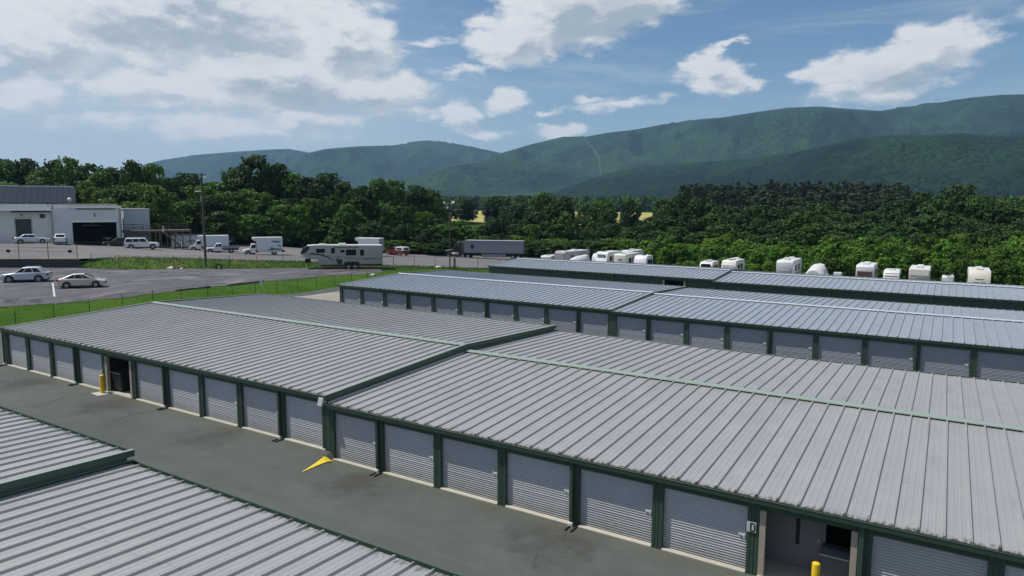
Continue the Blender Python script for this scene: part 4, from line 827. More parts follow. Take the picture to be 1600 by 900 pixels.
sh = MB(); [sh.box(2.25, 4.25, .12, .15+.03*(i % 2), .02+i*.19, .02+(i+1)*.19-.01) for i in range(20)]; wp(sh, 'roll_up_door', 'shutter'); wp(MB().box(2.05, 2.199, -.05, .1, -.02, 4.1).box(4.301, 4.45, -.05, .1, -.02, 4.1).box(2.05, 4.45, -.06, .1, 4.101, 4.22), 'door_frame', 'grey_block')
wp(MB().box(5.55, 6.25, -.08, .0, 4.1, 4.75), 'wall_vent', 'shutter'); wp(MB().box(2.95, 3.25, -.2, .0, 4.5, 4.7), 'door_lamp', 'shutter'); wp(MB().box(13.2, 13.35, -.36, -.251, 4.3, 4.9), 'wall_lamp', 'shutter')
for x in (7.2, 16.95): wp(MB().tube((x, -.34, -.2), (x, -.34, 5.6), .07), 'drain_pipe', 'galv')
ds = MB(); ds.tube((9.8, 6.6, 5.75), (9.8, 6.6, 6.9), .04); k = 14
ds.add([(9.8+.36*r_*math.cos(2*math.pi*i/k), 6.45-.25*r_*r_*-1, 7.15+.36*r_*math.sin(2*math.pi*i/k)) for r_ in (.35, 1.0) for i in range(k)], [(i, (i+1) % k, k+(i+1) % k, k+i) for i in range(k)]+[tuple(range(k))]); wp(ds, 'satellite_dish', 'white_plastic')
hall = thing('hall', 'long hall with a blue grey metal gable roof behind the warehouse', 'building', (-106.1, 30.6, WZ), wr_)
pan_w = 1.0; pm = shared('hallpan', lambda: MB().prism([(0, 0), (.04, .025), (.08, 0), (.5, .0), (.98, .0), (.98, -.05), (0, -.05)], 0, 1, 'y').mesh('roof_panel', 'hall_roof'))
sl_len = math.hypot(12.6, 3.1); ang = math.atan2(3.1, 12.6)
for i in range(36):
    for s in (0, 1):
        o = O('roof_panel', pm, hall, (-25.2+i if s == 0 else -24.22+i, 13 if s == 0 else 38.2, 6.55)); o.rotation_euler = (ang, 0, 0 if s == 0 else math.pi); o.scale = (1, sl_len, 1)
MB().box(-25, 10.7, 25.45, 25.75, 9.60, 9.78).build('ridge_cap', 'fascia_white', hall); MB().prism([(13.2, 0), (13.2, 6.4), (25.6, 9.45), (38, 6.4), (38, 0)], 10.3, 10.5, 'x').build('end_wall', 'hall_roof', hall); MB().box(-25, 10.29, 13.2, 13.4, 0, 6.4).build('wall', 'fascia_white', hall)
# grey block, deck, stairs
blk = thing('block_building', 'plain grey block building above the wooden deck right of the warehouse', 'building', (-106.1, 30.6, WZ), wr_)
MB().box(18.0, 22.2, 8.0, 16, -2, 5.35).build('wall', 'grey_block', blk); MB().box(17.9, 22.3, 7.9, 16.1, 5.36, 5.55).build('roof', 'light_grey', blk); MB().box(18.6, 19.5, 7.95, 7.99, 1.9, 3.9).build('door', 'grey_block', blk)
dk = thing('loading_deck', 'raised wooden deck with railing and stairs between warehouse and white trailer', 'deck', (-106.1, 30.6, WZ), wr_)
pk = shared('plank', lambda: MB().box(-.14, .14, 0, 4.4, 0, .06).mesh('plank', 'wood_deck'))
for i in range(37): O('plank', pk, dk, (17.5+i*.305, 3.4, 1.62))
MB().box(17.4, 28.6, 3.3, 3.45, 1.35, 1.61).build('deck_beam', 'wood_deck', dk); MB().box(17.4, 28.6, 7.4, 7.55, 1.35, 1.61).build('deck_beam', 'wood_deck', dk)
ps = shared('dpost', lambda: MB().box(-.09, .09, -.09, .09, -2.6, 1.34).mesh('deck_post', 'wood_deck')); rp = shared('rpost', lambda: MB().box(-.05, .05, -.05, .05, 0, 1.1).mesh('rail_post', 'wood_deck'))
for i in range(8):
    O('deck_post', ps, dk, (21.8+i*.85 if i < 3 else 23.2+(i-3)*1.3, 3.375, 0)); 
for i in range(8): O('rail_post', rp, dk, (17.6+i*1.55, 3.5 if i < 3 else 7.3, 1.69))
for a, b, y in ((17.5, 20.8, 3.5), (22.2, 28.6, 7.3)):
    for z in (2.2, 2.72): MB().box(a, b, y-.03, y+.03, z, z+.1).build('hand_rail', 'wood_deck', dk)
sm = shared('stair', lambda: MB().box(-.16, .16, -.6, .6, 0, .05).mesh('step', 'wood_deck'))
for i in range(11): O('step', sm, dk, (23.9+i*.26, 2.7, 1.4-i*.245))
for y in (2.08, 3.28): MB().prism([(23.75, 1.35), (23.75, 1.62), (26.8, -1.25), (26.5, -1.3)], y-.03, y+.03, 'y').build('stair_stringer', 'wood_deck', dk); MB().prism([(23.75, 2.45), (23.75, 2.55), (26.8, -.3), (26.8, -.4)], y-.03, y+.03, 'y').build('hand_rail', 'wood_deck', dk)
for x, z in ((23.8, 1.5), (26.7, -1.3)): MB().box(x-.06, x+.06, 2.0, 2.12, z-.1, z+1.0).build('rail_post', 'fascia_white', dk)
# retaining wall
A_, B_ = Vector((-83.0, 21.05, 0)), Vector((-75.15, 27.1, 0)); dv = B_-A_; rwl = dv.length; rw = thing('retaining_wall', 'dark low retaining wall under the fence at the left edge of the lot', 'wall', (-75.15, 27.1, 0), math.atan2(dv.y, dv.x))
bl = shared('blk', lambda: MB().box(.006, .59, -.15, .15, .006, .30).mesh('wall_block', 'block_wall', bevel=(.015, 1)))
for row in range(5):
    i = 0
    while i*.6 < 60:
        xx = -.6-i*.6+(.3 if row % 2 else 0); p = Vector((-75.15, 27.1, 0))+dv.normalized()*(xx+.3); zt = f_up(p.x-.4, p.y+.5)+.04; i += 1
        if xx < -24: break
        O('wall_block', bl, rw, (xx, .12+.02*(row % 2), zt-.31*(row+1)))
# ------------------------------------------------------------------ fences and poles
def fence(label, path, spacing, h, zf, mat='fence_dark', barb=False, mesh=True):
    x0, y0 = path[0]; root = thing('chain_link_fence', label, 'fence', (x0, y0, zf(x0, y0))); b0 = Vector((x0, y0, zf(x0, y0)))
    pm_ = shared(('fpost', h), lambda: MB().tube((0, 0, -.3), (0, 0, h+.03), .03 if h < 1.5 else .04, k=7).mesh('post', mat)); tops = []; wire = MB()
    for (ax, ay), (bx, by) in zip(path[:-1], path[1:]):
        L_ = math.hypot(bx-ax, by-ay); k = max(1, round(L_/spacing))
        for i in range(k):
            x, y = ax+(bx-ax)*i/k, ay+(by-ay)*i/k; tops.append(Vector((x, y, zf(x, y)))-b0)
    x, y = path[-1]; tops.append(Vector((x, y, zf(x, y)))-b0)
    for p in tops: O('post', pm_, root, p)
    rail = MB()
    for p, q in zip(tops[:-1], tops[1:]): rail.tube(p+Vector((0, 0, h)), q+Vector((0, 0, h)), .013, k=5)
    stuff(rail.build('top_rail', mat, root))
    if mesh:
        for p, q in zip(tops[:-1], tops[1:]):
            d = (q-p); L_ = d.length; d /= L_; n_ = Vector((-d.y, d.x, 0)).normalized()*.0; sp = .22; k = int((L_+h)/sp); w = .004
            for i in range(k):
                for sg in (1, -1):
                    a = i*sp-h if sg > 0 else i*sp; a0 = a; a1 = a+sg*h; z0_, z1_ = 0.03, h-.02
                    lo_, hi_ = (a0, a1) if sg > 0 else (a1, a0)
                    if hi_ <= 0 or lo_ >= L_: continue
                    def cut(u): return max(0., min(L_, u))
                    ua, ub = cut(a0), cut(a1); za = z0_+(z1_-z0_)*abs(ua-a0)/h; zb = z0_+(z1_-z0_)*abs(ub-a0)/h
                    P_ = p+d*ua+Vector((0, 0, za)); Q_ = p+d*ub+Vector((0, 0, zb)); wire.add([P_+Vector((0, 0, w)), Q_+Vector((0, 0, w)), Q_-Vector((0, 0, w)), P_-Vector((0, 0, w))], [(0, 1, 2, 3)])
        me = bpy.data.meshes.new('wire_mesh'); me.from_pydata(wire.v, [], wire.f); me.materials.append(MATS['galv']); stuff(O('wire_mesh', me, root))
    return root
fence('long chain link fence along the lawn beside the near storage building', [(-43.6, -12), (-43.6, 57.5), (-40.5, 64.5)], 3.06, 1.2, gz, 'fence_green')
fence('chain link fence along the grass bank between the two lots', [(-74.2, 28.2), (-69.6, 33.0), (-67.2, 39.5), (-64.9, 47.3), (-60.9, 53.6), (-53.5, 59.9), (-43.6, 68.4), (-38.5, 73.5)], 3.3, 1.75, gz)
wf = fence('tall fence with dark plates on top of the retaining wall', [(-75.75, 27.25), (-96.0, 11.6)], 3.5, 2.3, g_up)
for d_, z_ in ((.9, 1.05), (8.6, 1.1)): p = Vector((-75.75, 27.25))+Vector((-20.25, -15.65)).normalized()*d_; o = MB().prism([(.3*math.cos(a_*.785), .22*math.sin(a_*.785)) for a_ in range(8)], -.02, .02, 'y').build('dark_plate', 'dark_plate', wf, (p.x-(-75.75), p.y-27.25, z_), math.atan2(-15.65, -20.25))
for z_ in (.95, 1.45): MB().tube((0, 0, z_), (-20.25, -15.65, z_+(g_up(-96, 11.6)-g_up(-75.75, 27.25))), .02, k=5).build('cable', 'fence_dark', wf)
px, py = -68.0, 40.9; pz = gz(px, py); up_ = thing('utility_pole', 'leaning dark wooden utility pole with small lamps on the grass bank', 'utility pole', (px, py, pz))
tip = Vector((-1.3, .9, 15.3-pz)); MB().tube((0, 0, -.5), tip, .19, .12, 12).build('pole', 'wood_pole', up_, smooth=60)
for f_, sx, ln in ((.955, 1, .5), (.80, -1, .8)):
    p = tip*f_; d = Vector((.85*sx, .52*sx, .12)).normalized(); q = p+d*ln; MB().tube(p, q, .03, k=6).build('lamp_arm', 'galv', up_); MB().box(-.2, .2, -.12, .12, -.09, .07).build('lamp_head', 'white_plastic', up_, tuple(q), R(31.5), bevel=(.05, 2))
MB().tube(tip*.70+Vector((-.2, 0, 0)), tip*.76+Vector((-.2, 0, 0)), .17, k=10).build('transformer', 'galv', up_); MB().box(-.6, .6, -.05, .05, -.05, .05).build('cross_arm', 'wood_pole', up_, tuple(tip*.985), R(31.5))
lp = thing('light_pole', 'slim dark light pole with white floodlights at the lot edge', 'light pole', (-43.6, 66.9, gz(-43.6, 66.9))); LH = 10.3
MB().tube((0, 0, -.3), (0, 0, LH), .11, .07, 10).build('pole', 'wood_pole', lp); MB().tube((-.75, -.45, LH-.1), (.55, .33, LH-.1), .035, k=6).tube((0, 0, LH-1.1), (1.7, 1.05, LH-.95), .02, k=6).build('cross_arm', 'galv', lp)
for dx_, dy_, z_, s_ in ((-.72, -.44, LH+.05, .5), (.48, .3, LH+.08, .8), (-.3, -.19, LH-.75, .6)):
    MB().prism([(-.24*s_, -.2*s_), (.2*s_, -.26*s_), (.24*s_, .2*s_), (-.16*s_, .26*s_)], -.28*s_, .28*s_, 'x').build('floodlight', 'white_plastic', lp, (dx_, dy_, z_), R(31.5), bevel=(.04, 1))
sp_ = thing('gate_post', 'short dark post standing next to the light pole', 'post', (-42.95, 67.2, gz(-42.95, 67.2))); MB().tube((0, 0, -.3), (0, 0, 1.7), .12, k=10).build('post', 'fence_dark', sp_); MB().tube((0, 0, 1.69), (0, 0, 1.75), .14, k=10).build('post_cap', 'fence_dark', sp_)
mk = thing('marker_sign', 'small white marker sign on a thin post in the lawn', 'sign', (-43.6, 31.1, gz(-43.6, 31.1))); MB().tube((0, 0, -.2), (0, 0, 1.25), .025, k=6).build('post', 'galv', mk); MB().box(-.16, .16, -.015, .015, .75, 1.35).build('plate', 'sign_white', mk, rz=R(31.5))
ty = thing('tyre', 'old black tyre half standing in the grass bank by the pole', 'tyre', (-65.15, 41.0, gz(-65.15, 41.0)+.30), R(31.5)); k1, k2 = 20, 8; mb = MB()
mb.add([((.42+.13*math.cos(b_*2*math.pi/k2))*math.cos(a_*2*math.pi/k1), .13*math.sin(b_*2*math.pi/k2), (.42+.13*math.cos(b_*2*math.pi/k2))*math.sin(a_*2*math.pi/k1)) for a_ in range(k1) for b_ in range(k2)], [(a_*k2+b_, a_*k2+(b_+1) % k2, ((a_+1) % k1)*k2+(b_+1) % k2, ((a_+1) % k1)*k2+b_) for a_ in range(k1) for b_ in range(k2)]); mb.build('carcass', 'tyre', ty, smooth=60)
def rock(label, x, y, s, sd):
    bm = bmesh.new(); bmesh.ops.create_icosphere(bm, subdivisions=2, radius=s); rg = random.Random(sd)
    for v in bm.verts: v.co *= rg.uniform(.75, 1.1); v.co.z *= .6
    me = bpy.data.meshes.new('rock'); bm.to_mesh(me); bm.free(); me.materials.append(MATS['rock_pale']); tag(O('rock', me, None, (x, y, gz(x, y)+s*.2)), label, 'rock')
rock('pale flat rock at the foot of the bank left of the pole', -68.2, 35.6, .45, 1); rock('small pale rock just right of the flat one on the bank', -67.2, 36.6, .25, 2); rock('white stone in the lawn by the camper', -46.5, 52.5, .35, 3); rock('white stone beside the base of the light pole', -45.3, 66.2, .5, 4)
# worn timber edging between lot and lawn
for (ax, ay), (bx, by), lb in (((-47.3, 23.0), (-47.9, 27.6), 'dark timber kerb, the nearer of two between lot and lawn'), ((-48.2, 30.0), (-48.8, 35.5), 'dark timber kerb, the farther of two between lot and lawn')):
    k = thing('timber_kerb', lb, 'kerb', (ax, ay, gz(ax, ay)), math.atan2(by-ay, bx-ax), 'timber kerbs'); L_ = math.hypot(bx-ax, by-ay); n_ = 2
    for i in range(n_): MB().box(i*L_/n_+.02, (i+1)*L_/n_-.02, -.12, .12, -.05, .12).build('timber', 'block_wall', k, (0, 0, (gz(bx, by)-gz(ax, ay))*i/n_))
# ------------------------------------------------------------------ hills
def hill(name, Dist, pts, depth_front, mat, seed, step_az=.10, nr=70, spur=.36, label=None):
    rng = np.random.RandomState(seed); az = np.arange(pts[0][0]-2, pts[-1][0]+2, step_az)
    A = np.array([p[0] for p in pts]); E = np.array([p[1] for p in pts])
    E2 = np.interp(az, A, E, left=-.02, right=pts[-1][1])
    ker = np.hanning(9); ker /= ker.sum(); E2 = np.convolve(np.pad(E2, 4, mode='edge'), ker, 'valid')
    crest = CAM.z+E2*Dist
    # smooth value noise on (azimuth, radius)
    def vn(fx, fy, n1, n2):
        g = rng.rand(n1+3, n2+3); x = fx*n1; y = fy*n2; i = x.astype(int); j = y.astype(int); u = x-i; v = y-j; u = u*u*(3-2*u); v = v*v*(3-2*v)
        return (g[i, j]*(1-u)*(1-v)+g[i+1, j]*u*(1-v)+g[i, j+1]*(1-u)*v+g[i+1, j+1]*u*v)-.5
    rr = np.linspace(0, 1.35, nr); FA, FR = np.meshgrid((az-az[0])/(az[-1]-az[0])*.999, rr/1.36, indexing='ij')
    span = (az[-1]-az[0])*math.pi/180*Dist
    warp = vn(FA, FR, max(3, int(span/900)), 3)*.02
    spurs = vn(np.clip(FA+warp, 0, .999), FR*.4, max(4, int(span/420)), 2)+.5*vn(np.clip(FA+warp*2, 0, .999), FR*.6, max(8, int(span/190)), 3)+.25*vn(FA, FR, max(16, int(span/80)), 16)
    T = np.broadcast_to(rr, FA.shape); base = -25.0
    prof = np.where(T <= 1, np.sin(np.clip(T, 0, 1)*math.pi/2)**1.25, 1-.9*(T-1))
    bump = np.sin(np.clip(T, 0, 1)*math.pi)
    Hh = crest[:, None]-base
    Z = base+Hh*np.clip(prof+bump*spurs*spur*1.6, -.1, 1.2)
    Z += vn(FA, FR, max(30, int(span/26)), nr-2)*9*(T > .1)
    radius = Dist-depth_front*(1-T)
    Z = np.where(T < 1, np.minimum(Z, CAM.z+(crest[:, None]-CAM.z)*(radius/Dist)**1.15+3), Z)
    a = np.radians(az)[:, None]
    X = CAM.x+np.sin(a)*radius; Y = CAM.y+np.cos(a)*radius
    n1, n2 = X.shape
    v = np.stack([X, Y, Z], -1).reshape(-1, 3)
    f = [(i*n2+j, i*n2+j+1, (i+1)*n2+j+1, (i+1)*n2+j) for i in range(n1-1) for j in range(n2-1)]
    me = bpy.data.meshes.new(name); me.from_pydata(v.tolist(), [], f); me.materials.append(MATS[mat]); me.polygons.foreach_set('use_smooth', [True]*len(f))
    bm = bmesh.new(); bm.from_mesh(me); bmesh.ops.recalc_face_normals(bm, faces=bm.faces)
    if sum(q.normal.z for q in bm.faces) < 0: bmesh.ops.reverse_faces(bm, faces=bm.faces)
    bm.to_mesh(me); bm.free()
    o = O(name, me); tag(o, kind='structure')
    def at_(azd, t): i = int(np.clip(round((azd-az[0])/step_az), 0, n1-1)); j = int(np.clip(round(t/1.35*(nr-1)), 0, nr-1)); return Vector(v.reshape(n1, n2, 3)[i, j])
    return o, at_
h_main, main_at = hill('mountain_ridge', 4200, [(-47.2, -0.013), (-40.2, 0.0167), (-37.1, 0.0349), (-35.0, 0.0503), (-33.2, 0.0665), (-30.4, 0.0809), (-27.8, 0.0915), (-26.0, 0.0914), (-24.3, 0.0965), (-21.8, 0.1012), (-19.3, 0.1092), (-17.4, 0.1127), (-15.5, 0.1143), (-13.2, 0.1197), (-10.9, 0.1239), (-8.7, 0.1238), (-6.6, 0.1188), (-4.7, 0.1147), (-3.3, 0.1188), (-1.4, 0.1220), (0.8, 0.1245), (2.2, 0.1255), (3.6, 0.1242), (6.8, 0.1248), (14, .121), (24, .125)], 1500, 'canopy_far', 4)
hill('foothill', 2300, [(-31.9, -0.0077), (-27.8, 0.0187), (-24.7, 0.0376), (-22.4, 0.0472), (-19.2, 0.0531), (-16.3, 0.0552), (-13.0, 0.0595), (-10.3, 0.0662), (-8.1, 0.0742), (-6.0, 0.0827), (-3.6, 0.0843), (-1.6, 0.0821), (0.2, 0.0837), (2.4, 0.0782), (3.8, 0.0784), (7.0, 0.0734), (14, .07), (24, .06)], 1000, 'canopy_near', 9, spur=.42)
hill('low_hill', 3200, [(-46.2, -0.0086), (-42.2, 0.0138), (-40.2, 0.0318), (-38.1, 0.0427), (-36.1, 0.0520), (-33.5, 0.0576), (-30.4, 0.0579), (-28.3, 0.0544), (-26.2, 0.0438), (-24.2, 0.0287), (-20.6, 0.0067)], 800, 'canopy_far', 13)
_, mid_at = hill('middle_ridge', 5200, [(-54.6, -0.0089), (-52.8, 0.0122), (-49.9, 0.0484), (-48.3, 0.0635), (-46.6, 0.0710), (-44.1, 0.0754), (-42.1, 0.0770), (-40.9, 0.0791), (-39.4, 0.0857), (-37.6, 0.0844), (-35.5, 0.0786), (-33.2, 0.0701), (-30.4, 0.0597), (-26.8, 0.0438), (-21.6, 0.0154)], 1400, 'canopy_far', 21)
hill('distant_ridge', 6500, [(-74, .02), (-66.6, 0.004), (-64.3, 0.0100), (-62.4, 0.0259), (-60.4, 0.0391), (-58.3, 0.0504), (-56.2, 0.0580), (-53.6, 0.0635), (-50.8, 0.0682), (-49.4, 0.0698), (-47.5, 0.0646), (-44.2, 0.0468), (-40.2, 0.0140)], 1400, 'canopy_far', 33)
def strip(name, pts, w):
    mb = MB(); vs = []
    for p in pts: vs += [(p.x-w, p.y, p.z+4), (p.x+w, p.y, p.z+4)]
    mb.add(vs, [(2*i, 2*i+1, 2*i+3, 2*i+2) for i in range(len(pts)-1)]); tag(mb.build(name, 'cut_grass'), kind='structure')
strip('power_line_clearing', [main_at(-26.6+2.2*(1-t)/.75, t) for t in np.linspace(.98, .25, 34)], 5)

# ------------------------------------------------------------------ trees
def rand_dir(rng):
    z = rng.uniform(-1, 1); a = rng.uniform(0, 2*math.pi); s = math.sqrt(1-z*z); return Vector((s*math.cos(a), s*math.sin(a), z))
def crown_mesh(seed, H, Rd, nlob, nleaf, ls, mat, base=.18, cone=False):
    """leaf clumps on the shells of many overlapping boughs; gaps stay open between them"""
    rng = random.Random(seed); lobes = []
    for i in range(nlob):
        t = (i+.5)/nlob
        if cone:
            zc = H*(base+.06+(1-base-.1)*t); rr = Rd*(1.02-t)**.9; q = rng.uniform(.25, .75)*rr; a = rng.uniform(0, 6.283)
            lobes.append((Vector((q*math.cos(a), q*math.sin(a), zc)), max(.22*Rd, rr*.62), .7))
        else:
            zc = H*(base+(1-base)*(.10+.78*t)); prof = math.sin(math.pi*min(1, .22+.74*t))**.7; q = Rd*prof*rng.uniform(.25, .78); a = i*2.4+rng.uniform(-.5, .5)
            lobes.append((Vector((q*math.cos(a), q*math.sin(a), zc)), Rd*rng.uniform(.30, .48), rng.uniform(.85, 1.1)))
    if not cone:
        lobes.append((Vector((0, 0, H*(1-.30))), Rd*.55, .9)); lobes.append((Vector((rng.uniform(-.2, .2)*Rd, 0, H-Rd*.36)), Rd*.40, .9))
    tot = sum(r*r for _, r, _ in lobes); vs = []; fs = []
    for c, r, sq in lobes:
        k = int(nleaf*r*r/tot); tuft = [rand_dir(rng) for _ in range(max(5, int(k/26)))]
        for _ in range(k):
            d = (rng.choice(tuft)+rand_dir(rng)*.34).normalized()
            if d.z < -.55 and rng.random() < .7: continue
            rad = r*(rng.uniform(.62, 1.0) if rng.random() < .8 else rng.uniform(.9, 1.22)); p = c+Vector((d.x*rad, d.y*rad, d.z*rad*sq))
            if p.z > H or p.z < H*base*.6: continue
            if any((p-c2).length < r2_*.55 for c2, r2_, _ in lobes if c2 is not c): continue
            nrm = (d*.75+rand_dir(rng)*.75+Vector((0, 0, .18))).normalized(); a = nrm.orthogonal().normalized(); a = Matrix.Rotation(rng.uniform(0, 6.283), 3, nrm) @ a; b = nrm.cross(a)
            s = ls*rng.uniform(.55, 1.25); l = s*rng.uniform(.9, 1.5); o = len(vs)
            vs += [p-a*s*.45, p+b*l*.5-nrm*s*.12, p+a*s*.45, p-b*l*.5-nrm*s*.12]; fs.append((o, o+1, o+2, o+3))
    me = bpy.data.meshes.new('crown'); me.from_pydata([tuple(p) for p in vs], [], fs); me.materials.append(MATS[mat]); return me
def trunk_mesh(seed, H, Rd, cone=False):
    rng = random.Random(seed); mb = MB(); r = .018*H+.05; x = y = 0.; pts = []
    for i in range(7):
        t = i/6; pts.append((Vector((x, y, -.4+t*H*.8)), r*(1-.85*t))); x += rng.uniform(-.03, .03)*H*.5; y += rng.uniform(-.03, .03)*H*.5
    for (p, a), (q, b) in zip(pts[:-1], pts[1:]): mb.tube(p, q, a, b, 7, cap=False)
    for i in range(6):
        p, a = pts[2+i % 4]; an = rng.uniform(0, 6.283); ln = Rd*rng.uniform(.45, .75); q = p+Vector((math.cos(an)*ln, math.sin(an)*ln, (.1 if cone else .8)*ln)); mb.tube(p, q, a*.55, .02, 5, cap=False)
    return mb.mesh('trunk', 'bark', smooth=180)
KIND = {}
for kd, (H, Rd, nl, nf, ls, mt, base, cone, nv) in {'d': (14, 5.6, 17, 8400, .60, 'leaf_dark', .14, False, 4), 'b': (12, 4.6, 14, 6600, .52, 'leaf_mid', .10, False, 4), 'y': (6, 2.6, 12, 4200, .34, 'leaf_young', .06, False, 4), 'l': (11, 5.0, 14, 6000, .55, 'leaf_light', .10, False, 3), 'p': (18, 4.4, 26, 5600, .85, 'leaf_pine', .04, False, 3)}.items():
    KIND[kd] = (H, Rd, [(crown_mesh(100*ord(kd)+i, H, Rd, nl, nf, ls, mt, base, cone), trunk_mesh(i+5*ord(kd), H, Rd, cone)) for i in range(nv)])
ZONE = {0: ('broadleaf_tree', 'broadleaf tree in the dark wood rising behind the white warehouse', 'tree', 'trees behind the warehouse'),
        1: ('broadleaf_tree', 'broadleaf tree in the dense wood behind the box trucks and utility pole', 'tree', 'trees behind the box trucks'),
        2: ('broadleaf_tree', 'broadleaf tree in the wood between the big camper and the semi truck', 'tree', 'trees behind the camper and lamp pole'),
        3: ('broadleaf_tree', 'broadleaf tree in the wood behind the semi trailer and leftmost parked campers', 'tree', 'trees behind the semi trailer'),
        4: ('young_tree', 'low bright green young tree right behind the row of white trailers', 'tree', 'young trees behind the trailer row'),
        5: ('broadleaf_tree', 'tall dark broadleaf tree above the bright young trees on the right', 'tree', 'tall dark trees on the right'),
        6: ('pine_tree', 'dark pine in the dense stand below the foothill on the right', 'tree', 'dark pines below the foothill'),
        8: ('broadleaf_tree', 'big round-topped dark tree standing highest at the right of the wood', 'tree', None),
        9: ('broadleaf_tree', 'tallest broadleaf tree, rising above the wood behind the white box trucks', 'tree', None)}
